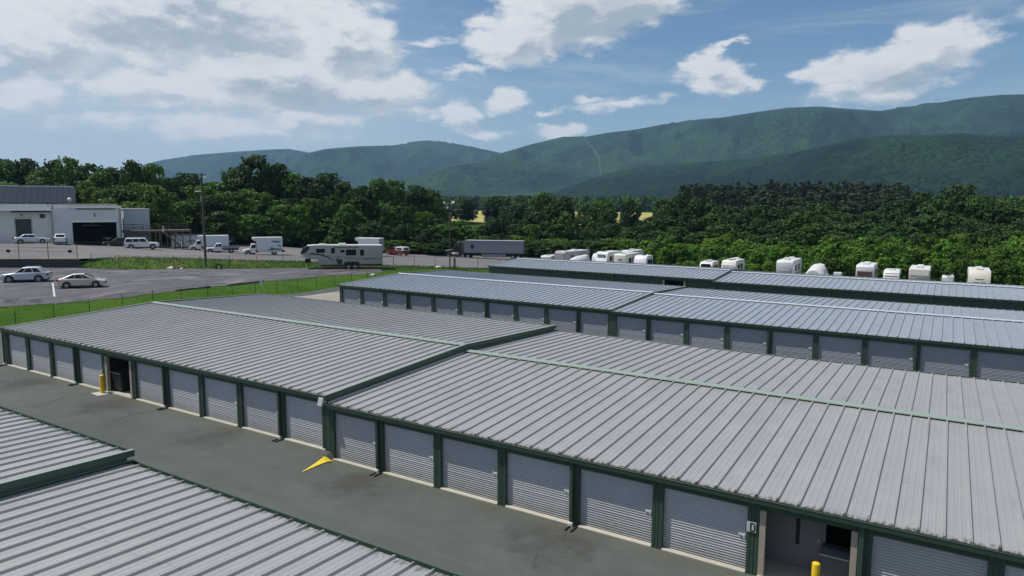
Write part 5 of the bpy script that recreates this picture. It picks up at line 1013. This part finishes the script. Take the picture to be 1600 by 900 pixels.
TREES=[(0,-170.1,50.0,19.7,5.0,'d'),(0,-171.7,55.0,20.7,4.7,'d'),(0,-161.7,55.3,20.6,5.5,'d'),(0,-160.2,58.6,20.9,4.6,'d'),(0,-149.3,56.8,18.5,5.3,'d'),(0,-163.0,66.4,21.1,5.0,'d'),(0,-154.6,65.7,21.6,4.6,'d'),(0,-145.2,65.4,19.7,5.3,'d'),(0,-132.5,61.2,17.5,4.6,'d'),(0,-138.6,67.0,18.7,5.2,'d'),(0,-127.2,64.8,20.0,4.6,'d'),(0,-128.1,70.1,19.5,4.6,'d'),(0,-150.7,44.7,15.0,4.1,'b'),(0,-149.6,50.2,15.1,4.6,'b'),(0,-141.5,52.7,14.4,3.7,'b'),(0,-135.8,55.1,14.7,3.8,'b'),(0,-130.3,56.3,15.5,4.3,'b'),(0,-124.9,55.9,14.1,4.7,'b'),(0,-120.0,57.8,14.4,4.3,'b'),(0,-117.8,60.5,15.0,4.0,'b'),(0,-113.0,60.9,14.4,4.8,'b'),(0,-119.4,55.4,11.8,3.6,'b'),(0,-114.6,57.1,11.2,4.6,'b'),(0,-110.7,58.3,10.8,3.9,'b'),(1,-129.3,74.9,16.7,5.2,'d'),(1,-130.8,80.1,17.8,5.2,'d'),(1,-122.7,78.7,14.9,5.5,'d'),(1,-129.6,86.5,16.0,6.2,'d'),(1,-127.5,90.7,19.5,5.3,'d'),(9,-119.2,91.4,22.3,7.5,'d'),(1,-118.2,96.6,20.5,5.9,'d'),(1,-113.9,96.6,18.3,6.0,'d'),(1,-106.3,95.1,17.0,5.6,'d'),(1,-112.4,107.0,18.5,5.8,'d'),(1,-106.2,107.0,16.3,5.1,'d'),(1,-95.4,101.7,15.1,5.1,'d'),(1,-120.1,68.3,13.2,3.9,'b'),(1,-115.9,68.2,11.2,4.3,'b'),(1,-120.1,74.0,11.9,4.3,'b'),(1,-112.1,73.1,12.6,4.1,'d'),(1,-108.3,72.6,9.2,4.7,'b'),(1,-113.9,79.3,13.4,4.7,'d'),(1,-112.6,82.5,14.1,4.4,'b'),(1,-107.8,83.0,13.4,4.3,'b'),(1,-104.4,83.6,10.6,4.6,'b'),(1,-104.5,87.3,12.0,4.5,'d'),(1,-100.3,87.3,10.6,3.8,'b'),(1,-101.1,91.8,12.1,3.8,'b'),(1,-99.6,95.2,12.8,3.8,'b'),(1,-93.3,94.0,10.9,4.2,'b'),(1,-105.9,78.8,8.5,3.7,'b'),(1,-107.6,75.1,7.2,4.4,'b'),(1,-104.5,81.8,7.1,4.1,'b'),(1,-103.1,85.0,7.1,4.4,'b'),(1,-101.1,88.7,7.0,4.7,'d'),(1,-98.9,92.5,7.7,4.8,'b'),(1,-94.3,92.8,6.3,4.3,'b'),(1,-92.8,96.5,9.2,3.7,'b'),(2,-109.9,122.7,17.6,4.7,'b'),(2,-109.2,129.1,17.5,4.4,'b'),(2,-100.9,128.0,15.8,4.9,'d'),(2,-103.5,138.1,15.0,4.7,'b'),(2,-94.1,102.1,12.2,4.0,'d'),(2,-90.8,103.9,11.0,4.0,'b'),(2,-89.2,108.4,10.4,3.6,'d'),(2,-86.8,112.1,9.1,3.8,'d'),(2,-84.7,115.6,8.4,3.6,'d'),(2,-86.8,95.2,7.1,4.1,'d'),(2,-84.3,97.8,6.1,3.5,'d'),(2,-81.4,100.8,6.4,4.1,'d'),(2,-79.5,104.2,5.5,5.0,'d'),(2,-77.1,108.3,6.3,5.0,'d'),(2,-76.7,113.3,7.0,4.7,'d'),(2,-74.5,121.7,6.1,4.6,'d'),(2,-71.3,123.9,7.3,5.1,'d'),(2,-66.8,124.1,6.2,3.5,'d'),(2,-80.3,96.3,3.0,3.8,'d'),(2,-77.3,99.3,2.6,3.4,'b'),(2,-73.1,100.7,2.4,3.7,'d'),(2,-73.2,105.5,3.3,3.4,'d'),(2,-71.1,113.9,3.0,4.4,'b'),(2,-68.0,118.3,3.9,4.4,'d'),(2,-63.9,120.8,3.6,4.6,'b'),(3,-83.7,168.2,14.6,5.1,'b'),(3,-76.2,166.8,13.4,4.7,'d'),(3,-66.3,172.7,12.3,4.3,'b'),(3,-70.7,140.1,10.4,4.9,'d'),(3,-69.3,147.0,11.1,4.2,'d'),(3,-65.3,146.8,9.1,3.8,'b'),(3,-61.0,152.1,10.8,4.2,'d'),(3,-60.5,164.4,11.2,3.7,'d'),(3,-57.0,172.6,12.3,4.3,'d'),(3,-48.3,165.5,7.4,4.1,'d'),(3,-63.5,126.2,6.2,3.8,'b'),(3,-61.2,130.1,6.9,3.8,'d'),(3,-56.9,130.3,6.2,5.1,'b'),(3,-50.3,134.5,7.0,3.6,'d'),(3,-44.5,132.1,6.4,4.6,'d'),(3,-39.1,129.4,5.9,4.6,'d'),(3,-36.0,131.4,6.6,4.6,'d'),(3,-56.3,118.3,2.9,3.8,'d'),(3,-50.8,115.8,2.7,5.2,'d'),(3,-45.0,113.6,3.4,4.4,'d'),(3,-40.6,113.9,3.4,3.7,'d'),(3,-36.4,114.3,4.1,4.8,'b'),(3,-30.7,110.7,4.1,4.0,'b'),(3,-27.3,110.6,5.3,3.9,'d'),(4,-23.1,101.9,4.1,2.0,'y'),(4,-20.1,99.6,3.6,1.7,'y'),(4,-18.3,100.6,4.2,2.6,'y'),(4,-16.7,101.8,3.2,2.3,'y'),(4,-15.7,103.8,3.5,2.2,'y'),(4,-12.5,99.9,3.8,2.4,'y'),(4,-10.6,99.8,4.5,2.5,'y'),(4,-9.9,104.0,3.5,2.3,'y'),(4,-7.7,103.7,4.2,2.1,'y'),(4,-4.7,100.0,3.7,1.8,'y'),(4,-3.5,101.7,3.5,2.3,'y'),(4,-2.0,101.5,4.3,2.0,'y'),(4,-0.7,104.1,4.1,2.3,'y'),(4,1.2,104.5,3.7,2.3,'y'),(4,2.7,104.3,3.8,2.5,'y'),(4,5.0,100.2,4.3,2.4,'y'),(4,6.7,99.3,5.1,2.5,'y'),(4,8.0,103.5,5.3,2.1,'y'),(4,9.3,103.5,5.0,2.5,'y'),(4,11.0,99.6,4.7,2.3,'y'),(4,11.9,105.0,4.1,2.2,'y'),(4,14.0,100.2,5.3,2.2,'y'),(4,15.0,102.2,5.4,2.2,'y'),(4,16.1,105.0,5.6,2.0,'y'),(4,18.0,102.3,4.4,2.1,'y'),(4,19.4,103.8,4.8,2.2,'y'),(4,20.9,103.4,4.4,2.1,'y'),(4,22.3,102.4,5.6,2.6,'y'),(4,23.7,100.8,5.3,2.1,'y'),(4,25.1,104.6,5.9,2.3,'y'),(4,26.2,103.7,5.1,2.3,'y'),(4,27.5,105.4,4.9,1.7,'y'),(4,28.6,106.8,4.9,1.9,'y'),(4,29.7,103.0,5.3,2.0,'y'),(4,30.9,104.8,5.6,2.0,'y'),(4,31.9,101.3,5.2,2.2,'y'),(4,33.3,102.6,5.9,2.4,'y'),(4,34.4,104.0,6.0,2.3,'y'),(4,35.4,103.4,5.9,2.5,'y'),(4,36.5,102.3,5.2,2.0,'y'),(4,37.9,104.1,5.1,1.9,'y'),(4,-26.1,107.6,4.2,3.2,'y'),(4,-23.1,108.6,5.2,3.2,'y'),(4,-20.0,109.0,3.6,2.4,'y'),(4,-17.2,108.8,3.7,2.6,'y'),(4,-14.7,109.8,4.8,3.3,'y'),(4,-13.0,112.7,5.8,3.3,'y'),(4,-9.7,112.8,4.8,3.3,'y'),(4,-7.0,112.2,4.1,3.0,'y'),(4,-3.8,109.8,5.4,2.5,'y'),(4,-1.5,109.4,4.8,3.2,'y'),(4,0.4,111.5,4.0,3.3,'y'),(4,3.3,110.8,4.1,2.2,'y'),(4,6.1,109.4,6.0,3.0,'y'),(4,8.1,113.3,5.4,2.9,'y'),(4,10.3,113.3,5.8,2.8,'y'),(4,13.2,110.0,5.8,2.8,'y'),(4,15.4,113.8,6.1,3.3,'y'),(4,18.1,109.5,4.9,3.0,'y'),(4,20.4,111.6,6.6,2.5,'y'),(4,22.6,112.9,5.8,3.1,'y'),(4,24.3,111.2,6.7,2.3,'y'),(4,26.3,115.5,4.5,2.3,'y'),(4,28.1,112.7,6.2,2.6,'y'),(4,30.3,113.1,5.7,2.4,'y'),(4,32.1,114.6,6.7,3.1,'y'),(4,33.8,112.4,6.9,2.6,'y'),(4,36.0,113.7,5.4,3.2,'y'),(4,37.9,113.8,6.2,2.8,'y'),(4,-13.5,93.8,1.9,1.7,'y'),(4,-10.9,94.0,2.3,1.6,'y'),(4,-8.1,94.2,2.7,1.6,'y'),(4,-5.6,94.1,1.5,1.9,'y'),(4,-3.2,94.2,1.6,1.8,'y'),(4,-1.0,94.3,2.4,1.4,'y'),(4,1.7,94.3,2.2,1.8,'y'),(4,4.3,94.3,2.3,1.7,'y'),(4,6.6,94.4,3.3,1.7,'y'),(4,8.4,94.4,3.3,1.8,'y'),(4,10.1,94.7,3.5,1.4,'y'),(4,12.6,95.0,3.4,1.3,'y'),(4,15.0,95.4,3.6,1.8,'y'),(4,17.2,95.5,2.6,1.9,'y'),(4,19.3,95.8,2.7,1.3,'y'),(4,21.5,96.1,3.3,1.7,'y'),(4,23.1,96.2,3.0,1.9,'y'),(4,24.7,96.5,3.7,1.6,'y'),(4,26.8,96.7,3.9,1.4,'y'),(4,28.5,96.7,3.4,1.8,'y'),(4,30.2,96.9,3.8,1.5,'y'),(4,31.9,97.0,3.8,1.3,'y'),(4,33.7,97.0,3.1,1.5,'y'),(4,35.6,97.2,4.3,1.7,'y'),(5,-37.9,148.9,12.2,5.2,'d'),(5,-36.2,156.0,13.3,5.0,'d'),(5,-30.8,153.4,12.8,4.9,'d'),(5,-26.1,152.6,11.3,5.1,'d'),(5,-21.5,152.9,10.7,5.5,'d'),(5,-16.1,150.4,11.1,4.5,'d'),(5,-11.9,153.0,10.5,4.4,'d'),(5,-6.7,150.3,10.8,5.3,'d'),(5,-3.0,152.7,11.5,5.5,'d'),(5,1.1,149.1,9.8,5.0,'d'),(5,5.2,147.9,9.1,4.9,'d'),(5,8.0,153.4,9.8,5.2,'d'),(5,10.8,158.9,10.9,4.5,'d'),(5,13.7,169.1,12.5,4.6,'d'),(5,16.9,175.0,14.3,4.6,'d'),(5,30.1,173.4,12.5,5.1,'d'),(5,33.2,169.3,11.6,4.7,'d'),(5,36.8,175.2,12.5,4.6,'d'),(5,40.4,177.5,12.8,5.2,'d'),(5,44.1,179.9,13.6,5.5,'d'),(8,24.3,170.3,15.8,7,'d'),(5,20.8,163.0,13.4,5,'d'),(5,28.0,165.1,13.4,5,'d'),(5,-31.4,131.1,8.6,4.7,'b'),(5,-24.8,127.0,8.9,4.0,'d'),(5,-20.6,131.1,9.1,4.4,'d'),(5,-16.6,136.0,9.3,4.9,'b'),(5,-12.2,135.4,8.0,5.2,'d'),(5,-7.6,135.3,7.7,4.7,'b'),(5,-2.7,136.5,9.7,5.6,'b'),(5,2.0,137.1,7.9,5.5,'d'),(5,7.6,129.3,7.9,5.1,'b'),(5,11.8,131.8,7.6,5.6,'d'),(5,14.6,139.1,9.7,4.2,'d'),(5,19.1,135.1,9.3,5.0,'b'),(5,22.5,135.8,10.0,4.7,'d'),(5,25.9,143.9,8.5,4.7,'b'),(5,29.0,134.1,7.9,4.8,'d'),(5,32.9,135.3,7.9,5.7,'d'),(5,36.8,140.7,9.3,5.2,'b'),(5,40.2,139.1,8.2,5.4,'d'),(5,-27.7,117.1,5.8,4.0,'d'),(5,-25.4,121.7,6.5,4.4,'b'),(5,-19.4,118.7,5.7,4.6,'b'),(5,-15.8,121.3,7.2,4.7,'b'),(5,-11.0,121.3,5.9,4.2,'d'),(5,-6.9,122.3,5.5,3.4,'d'),(5,-2.5,122.6,6.3,3.8,'d'),(5,1.7,118.8,7.8,4.0,'d'),(5,5.0,120.1,5.9,3.7,'d'),(5,8.8,119.0,6.0,4.0,'d'),(5,11.5,123.9,6.5,4.1,'b'),(5,14.6,123.7,6.3,4.3,'d'),(5,18.5,124.8,6.2,3.4,'d'),(5,22.3,122.6,6.9,3.5,'d'),(5,25.5,128.1,7.4,3.9,'d'),(5,29.3,126.8,7.3,4.1,'b'),(5,32.7,128.5,7.0,4.6,'b'),(5,35.8,129.2,6.9,3.2,'b'),(5,38.5,129.0,8.0,3.5,'b'),(6,-63.8,317.8,19.8,5.0,'p'),(6,-58.7,327.1,21.2,5.1,'p'),(6,-54.6,335.6,21.7,5.1,'p'),(6,-54.7,351.3,23.7,4.1,'p'),(6,-54.3,366.8,22.5,4.3,'p'),(6,-47.8,350.7,22.8,4.8,'p'),(6,-47.3,366.5,23.2,4.2,'p'),(6,-41.0,350.0,21.9,4.6,'p'),(6,-40.5,366.1,23.9,4.1,'p'),(6,-34.5,349.4,21.9,5.1,'p'),(6,-33.7,365.5,23.0,4.0,'p'),(6,-32.6,381.6,23.5,4.7,'p'),(6,-27.0,364.7,22.2,4.6,'p'),(6,-25.8,381.2,24.2,4.6,'p'),(6,-20.5,364.0,22.1,4.0,'p'),(6,-19.1,380.5,23.3,4.4,'p'),(6,-14.2,363.3,22.7,4.4,'p'),(6,-12.5,379.6,21.8,4.4,'p'),(6,-10.7,396.4,23.8,4.8,'p'),(6,-6.1,378.9,21.7,4.1,'p'),(6,-4.1,395.7,22.9,5.0,'p'),(6,0.1,378.1,22.4,4.9,'p'),(6,2.4,394.9,22.0,4.0,'p'),(6,-98.1,346.8,21.4,5.2,'p'),(6,-97.1,354.6,21.5,5.3,'p'),(6,-85.2,328.6,21.5,5.1,'p'),(6,-90.8,358.0,22.5,4.8,'p'),(6,-90.8,366.6,22.8,5.6,'p'),(6,-77.1,334.8,21.2,5.0,'p'),(6,-84.2,368.8,22.8,5.1,'p'),(6,-74.0,340.5,21.2,5.9,'p'),(6,-72.9,350.4,21.8,5.2,'p'),(6,-75.5,370.7,23.0,4.9,'p'),(6,-72.5,376.8,22.9,5.8,'p'),(6,-66.4,364.3,21.9,5.6,'p'),(6,-58.3,314.7,17.2,4.5,'p'),(6,-51.4,303.9,15.7,4.7,'p'),(6,-53.7,323.6,17.7,4.7,'p'),(6,-49.8,316.2,18.5,5.6,'p'),(6,-45.3,312.9,17.1,5.2,'p'),(6,-43.2,314.4,16.7,5.1,'p'),(6,-39.5,309.4,18.0,5.5,'p'),(6,-36.4,309.7,16.7,4.3,'p'),(6,-36.8,326.1,16.2,4.7,'p'),(6,-33.9,332.3,16.8,5.5,'p'),(6,-31.9,335.7,15.8,5.0,'p'),(6,-25.9,318.8,17.1,4.5,'p'),(6,-22.0,310.3,17.9,5.3,'p'),(6,-22.9,337.1,17.4,4.3,'p'),(6,-19.4,324.5,17.8,4.4,'p'),(6,-18.9,341.8,18.0,5.6,'p'),(6,-12.9,322.4,17.1,5.5,'p'),(6,-10.0,316.2,16.3,4.5,'p'),(6,-9.6,346.8,16.5,5.0,'p'),(6,-7.5,347.0,17.2,4.6,'p'),(6,-4.6,346.1,18.2,4.2,'p'),(6,0.1,322.2,15.7,5.0,'p'),(6,1.4,343.0,16.2,4.6,'p'),(6,3.1,355.5,16.0,4.4,'p'),(6,-37.9,262.6,14.2,4.6,'p'),(6,-38.6,280.6,12.3,4.3,'p'),(6,-34.7,278.5,13.7,4.4,'p'),(6,-32.0,276.8,14.1,4.9,'p'),(6,-30.4,287.7,14.5,5.1,'p'),(6,-24.3,270.4,12.5,4.7,'p'),(6,-23.4,275.9,12.6,4.9,'p'),(6,-21.1,281.4,12.8,4.2,'p'),(6,-20.6,299.3,13.9,4.5,'p'),(6,-17.8,302.4,13.3,4.3,'p'),(6,-14.3,298.3,13.4,5.2,'p'),(6,-11.3,293.8,12.9,4.8,'p'),(6,-10.2,307.9,12.7,4.6,'p'),(6,-4.9,285.3,12.1,4.3,'p'),(6,-4.2,305.2,12.7,4.6,'p'),(6,-0.7,304.2,14.7,4.6,'p')]
LAND = {0: [(-68.5, 'the grey hall roof'), (-64.5, 'the white hatchback'), (-61.5, 'the open vehicle bay'), (-58.5, 'the grey block building')],
        1: [(-57, 'the wooden deck'), (-54.8, 'the utility pole'), (-52.8, 'the flat bed pickup'), (-50.8, 'the box truck with graphics'), (-48.5, 'the empty asphalt'), (-46, 'the nose of the big camper'), (-43.5, 'the rear of the big camper')],
        2: [(-44, 'the rear of the big camper'), (-41.5, 'the red pickup'), (-39, 'the lot left of the light pole'), (-36.5, 'the light pole'), (-34, 'the dark semi cab'), (-31.5, 'the grey semi trailer')],
        3: [(-30.5, 'the grey semi trailer'), (-28, 'the grey motorhome'), (-25, 'the slanted nose trailer'), (-22.5, 'the cream lettered trailer'), (-20, 'the rounded shell trailer')],
        4: [(-20, 'the rounded shell trailer'), (-17.5, 'the trailer gap'), (-15.2, 'the small white camper'), (-13, 'the framed cream trailer'), (-11.2, 'the wide gap'), (-9.3, 'the tallest white camper'), (-7.3, 'the covered boat'), (-5.6, 'the small white box'), (-4, 'the charcoal fronted trailer'), (-2.4, 'the small ribbed trailer'), (-.9, 'the flared cream camper'), (.5, 'the utility trailer'), (2, 'the rightmost beige camper'), (4.2, 'the bare end of the row')],
        5: [(-19, 'the rounded shell trailer'), (-16, 'the small white camper'), (-13.5, 'the framed cream trailer'), (-11, 'the wide gap'), (-9, 'the tallest white camper'), (-6.8, 'the covered boat'), (-4.5, 'the charcoal fronted trailer'), (-2.2, 'the small ribbed trailer'), (0, 'the utility trailer'), (2.2, 'the rightmost beige camper'), (4.5, 'the bare end of the row')],
        6: [(-24, 'far left end'), (-21, 'left end'), (-18, 'left half'), (-15, 'left of centre'), (-12.5, 'centre'), (-10.5, 'right of centre'), (-8.5, 'right half'), (-6.5, 'right quarter'), (-4.5, 'right end'), (-2.5, 'far right end')]}
SEEN = {}
def tree_label(z, x, y, h, kd):
    lb = ZONE[z][1]
    if z not in LAND: return lb
    az = math.degrees(math.atan2(x-CAM.x, y-CAM.y)); d = math.hypot(x-CAM.x, y-CAM.y); lm = min(LAND[z], key=lambda q: abs(q[0]-az)); near = lm[1]; side = '' if abs(az-lm[0]) < .45 else (' left of ' if az < lm[0] else ' right of ')
    if z == 6: return f'dark pine, {near} of the pine stand'+(', tall rear row' if d > 340 else (', middle row' if d > 298 else ', low front row'))
    tone = {'d': 'dark', 'b': 'mid green', 'l': 'light green', 'y': 'bright young'}[kd]; size = 'tall' if h > (6 if z == 4 else 13) else ('low' if h < (3.6 if z == 4 else 8) else 'medium')
    row = 'rear' if d > {0: 160, 1: 164, 2: 178, 3: 180, 4: 124, 5: 150}[z] else ('front' if d < {0: 148, 1: 154, 2: 162, 3: 160, 4: 110, 5: 135}[z] else 'middle')
    return f'{size} {tone} tree, {row} row'+(side or ' behind ')+near
rng = random.Random(5)
for z, x, y, zt, r, kd in TREES:
    kd = 'l' if kd == 'b' and z in (0, 1, 2, 3) and rng.random() < .3 else kd; kd = 'b' if kd == 'd' and z in (0, 1, 2) and rng.random() < .4 else ('d' if z == 5 and rng.random() < .85 else kd); H, Rd, vars_ = KIND[kd]; cm, tm = vars_[rng.randrange(len(vars_))]; nm, lb, ct, gp = ZONE[z]
    zb = ground_z(x, y); h = max(2.0, zt-zb); t = thing(nm, tree_label(z, x, y, h, kd), ct, (x, y, zb), rng.uniform(0, 6.28), gp)
    t.scale = (r/Rd, r/Rd*rng.uniform(.9, 1.1), h/H)
    O('trunk', tm, t); O('crown', cm, t)
byl = {}
for o in C.objects:
    if o.parent is None and o.get('group', '').startswith(('trees', 'young trees', 'tall dark', 'dark pines')): byl.setdefault(o['label'], []).append(o)
for lb, os_ in byl.items():
    if len(os_) < 2: continue
    os_.sort(key=lambda o: math.atan2(o.location.x-CAM.x, o.location.y-CAM.y))
    words_ = ['left', 'right'] if len(os_) == 2 else (['left', 'middle', 'right'] if len(os_) == 3 else ['leftmost', 'inner left', 'left middle', 'middle', 'right middle', 'inner right', 'rightmost', 'far right'])
    for o, w_ in zip(os_, words_): o['label'] = lb+', '+w_
# ------------------------------------------------------------------ the wood beyond: one mass
def in_poly(x, y, poly):
    c = False; j = len(poly)-1
    for i in range(len(poly)):
        (xi, yi), (xj, yj) = poly[i], poly[j]
        if (yi > y) != (yj > y) and x < (xj-xi)*(y-yi)/(yj-yi)+xi: c = not c
        j = i
    return c
FIELD = [(-330, 300), (-260, 225), (-150, 240), (-60, 262), (20, 290), (60, 480), (-120, 620), (-420, 560)]
OPEN = [(-44, 70), (-55, 61), (-75, 32), (-84, 21), (-135, -16), (-135, 20), (-120, 60), (-118, 92), (-84, 100), (-72, 114), (-50, 122), (-36, 112), (-25, 104), (60, 98), (60, 60), (-44, 60)]
pts = []; rng = random.Random(77)
def add_pts(r0, r1, cell, a0=-74, a1=12, keep=1.0):
    r = r0
    while r < r1:
        da = math.degrees(cell/r); a = a0
        while a < a1:
            ra = math.radians(a+rng.uniform(-.45, .45)*da); rr = r+rng.uniform(-.45, .45)*cell; x = CAM.x+math.sin(ra)*rr; y = CAM.y+math.cos(ra)*rr
            if rng.random() < keep and not in_poly(x, y, OPEN) and not in_poly(x, y, FIELD): pts.append((x, y, ground_z(x, y), rr))
            a += da
        r += cell
add_pts(175, 330, 8.5); add_pts(330, 700, 10.5); add_pts(700, 1500, 15)
# thin the edge so that the individual trees stand in front of it
def edge_ok(x, y, rr):
    az = math.degrees(math.atan2(x-CAM.x, y-CAM.y))
    if rr < 300 and (-43.5 < az < -38.5 or -37.5 < az < -33.2 or -29.5 < az < -20.0): return False
    lim = np.interp(az, [-74, -64, -56, -48, -38, -30, -22, -10, 0, 12], [178, 182, 190, 205, 235, 240, 215, 190, 180, 178]); return rr > lim
pts = [p for p in pts if edge_ok(p[0], p[1], p[3])]
src = bpy.data.collections.new('forest_crowns')
far_kinds = [crown_mesh(900+i, 13, 5.2, 14, 900, 1.5, ('leaf_dark', 'leaf_mid', 'leaf_light', 'leaf_pine')[i], .02, False) for i in range(4)]
near_kinds = [KIND['d'][2][0][0], KIND['d'][2][2][0], KIND['b'][2][1][0], KIND['l'][2][0][0]]
def forest(name, sel, meshes, hs, sc_h, seed):
    col = bpy.data.collections.new(name+'_source')
    for i, me in enumerate(meshes): col.objects.link(bpy.data.objects.new('crown', me))
    me = bpy.data.meshes.new(name); me.from_pydata([p[:3] for p in sel], [], []); rg = random.Random(seed)
    S = []; 
    for p in sel:
        w = rg.uniform(.8, 1.3); h = sc_h(p, rg); S += [w, w, h]
    me.attributes.new('tree_size', 'FLOAT_VECTOR', 'POINT').data.foreach_set('vector', S)
    me.attributes.new('turn', 'FLOAT', 'POINT').data.foreach_set('value', [rg.uniform(0, 6.28) for _ in sel])
    me.attributes.new('kind_index', 'INT', 'POINT').data.foreach_set('value', [rg.choice(hs(p, rg)) for p in sel])
    o = O(name, me); o['kind'] = 'stuff'
    ng = bpy.data.node_groups.new(name+'_nodes', 'GeometryNodeTree'); ng.interface.new_socket('Geometry', in_out='INPUT', socket_type='NodeSocketGeometry'); ng.interface.new_socket('Geometry', in_out='OUTPUT', socket_type='NodeSocketGeometry')
    gi = ng.nodes.new('NodeGroupInput'); go = ng.nodes.new('NodeGroupOutput'); ip = ng.nodes.new('GeometryNodeInstanceOnPoints'); ci = ng.nodes.new('GeometryNodeCollectionInfo')
    ci.inputs[0].default_value = col; ci.inputs['Separate Children'].default_value = True; ci.inputs['Reset Children'].default_value = True
    mp = ng.nodes.new('GeometryNodeMeshToPoints')
    def attr(nm, dt):
        a = ng.nodes.new('GeometryNodeInputNamedAttribute'); a.data_type = dt; a.inputs[0].default_value = nm; return a.outputs[0]
    cx = ng.nodes.new('ShaderNodeCombineXYZ'); L = ng.links.new
    L(gi.outputs[0], mp.inputs[0]); L(mp.outputs[0], ip.inputs['Points']); L(ci.outputs[0], ip.inputs['Instance']); ip.inputs['Pick Instance'].default_value = True
    L(attr('kind_index', 'INT'), ip.inputs['Instance Index']); L(attr('turn', 'FLOAT'), cx.inputs[2])
    e2r = ng.nodes.new('FunctionNodeEulerToRotation'); L(cx.outputs[0], e2r.inputs[0]); L(e2r.outputs[0], ip.inputs['Rotation']); L(attr('tree_size', 'FLOAT_VECTOR'), ip.inputs['Scale'])
    L(ip.outputs[0], go.inputs[0]); md = o.modifiers.new('instances', 'NODES'); md.node_group = ng; return o
def hsc(p, rg):
    x, y, z, rr = p; return rg.uniform(.62, 1.08)*(1.0 if rr < 420 else 1.15)
nearp = [p for p in pts if p[3] < 330]; farp = [p for p in pts if p[3] >= 330]
def wood_h(p, rg):
    az = math.degrees(math.atan2(p[0]-CAM.x, p[1]-CAM.y)); return rg.uniform(.55, .95)*(1 if not -21 < az < -2 else .62)
forest('wood', nearp, near_kinds, lambda p, rg: (0, 1) if -21 < math.degrees(math.atan2(p[0]-CAM.x, p[1]-CAM.y)) < 8 else (0, 1, 2, 3), wood_h, 3)
forest('far_forest', farp, far_kinds, lambda p, rg: (0, 1, 1, 2, 3) if p[3] < 900 else (0, 1, 2, 3), hsc, 4)
# undergrowth along the foot of the wood
und = []; rng = random.Random(9)
path = [(-120, 55), (-117, 75), (-104, 92), (-86, 96), (-74, 112), (-52, 120), (-34, 112), (-22, 104), (20, 100), (45, 98)]
for (ax, ay), (bx, by) in zip(path[:-1], path[1:]):
    L_ = math.hypot(bx-ax, by-ay)
    for _ in range(int(L_*2.2)):
        t = rng.random(); o_ = rng.uniform(.5, 14); nx_, ny_ = -(by-ay)/L_, (bx-ax)/L_; x = ax+(bx-ax)*t+nx_*o_; y = ay+(by-ay)*t+ny_*o_; und.append((x, y, ground_z(x, y)-.2, 0))
forest('undergrowth', und, [KIND['y'][2][0][0], KIND['y'][2][2][0]], lambda p, rg: (0, 1), lambda p, rg: rg.uniform(.3, .75), 6)
# grass tufts on the lawn and the bank
def tufts(name, poly, k, hmin, hmax, seed):
    rg = random.Random(seed); mb = MB(); xs = [p[0] for p in poly]; ys = [p[1] for p in poly]; c = 0
    while c < k:
        x, y = rg.uniform(min(xs), max(xs)), rg.uniform(min(ys), max(ys))
        if not in_poly(x, y, poly): continue
        c += 1; z = ground_z(x, y)-.03
        for _ in range(3):
            a = rg.uniform(0, 6.28); h = rg.uniform(hmin, hmax); w = rg.uniform(.02, .05); bx, by = x+rg.uniform(-.1, .1), y+rg.uniform(-.1, .1)
            mb.add([(bx-w*math.cos(a), by-w*math.sin(a), z), (bx+w*math.cos(a), by+w*math.sin(a), z), (bx+rg.uniform(-.12, .12), by+rg.uniform(-.12, .12), z+h)], [(0, 1, 2)])
    me = bpy.data.meshes.new(name); me.from_pydata(mb.v, [], mb.f); me.materials.append(MATS['blade']); tag(O(name, me), kind='stuff')
tufts('lawn_grass', [(-49.2, -5), (-42.4, -5), (-42.4, 62), (-47.2, 58), (-48.9, 45), (-47.2, 24), (-46.4, 17.4), (-49.2, 7.4)], 3000, .03, .08, 1)
tufts('bank_weeds', bank_poly, 5000, .08, .32, 2)
# ------------------------------------------------------------------ air
HAZE_DENSITY = 8.8e-5
hb = MB().box(-7800, 7800, -7800, 7800, -40, 640); me = bpy.data.meshes.new('haze'); me.from_pydata(hb.v, [], hb.f); bm = bmesh.new(); bm.from_mesh(me); bmesh.ops.recalc_face_normals(bm, faces=bm.faces); bm.to_mesh(me); bm.free()
hm = bpy.data.materials.new('haze'); hm.use_nodes = True; nt = hm.node_tree; nt.nodes.clear(); vo = nt.nodes.new('ShaderNodeVolumePrincipled'); vo.inputs['Density'].default_value = HAZE_DENSITY; vo.inputs['Color'].default_value = (.40, .67, 1.0, 1); vo.inputs['Anisotropy'].default_value = .1
oo = nt.nodes.new('ShaderNodeOutputMaterial'); nt.links.new(vo.outputs[0], oo.inputs['Volume']); me.materials.append(hm); hz_o = O('haze', me); hz_o['kind'] = 'stuff'
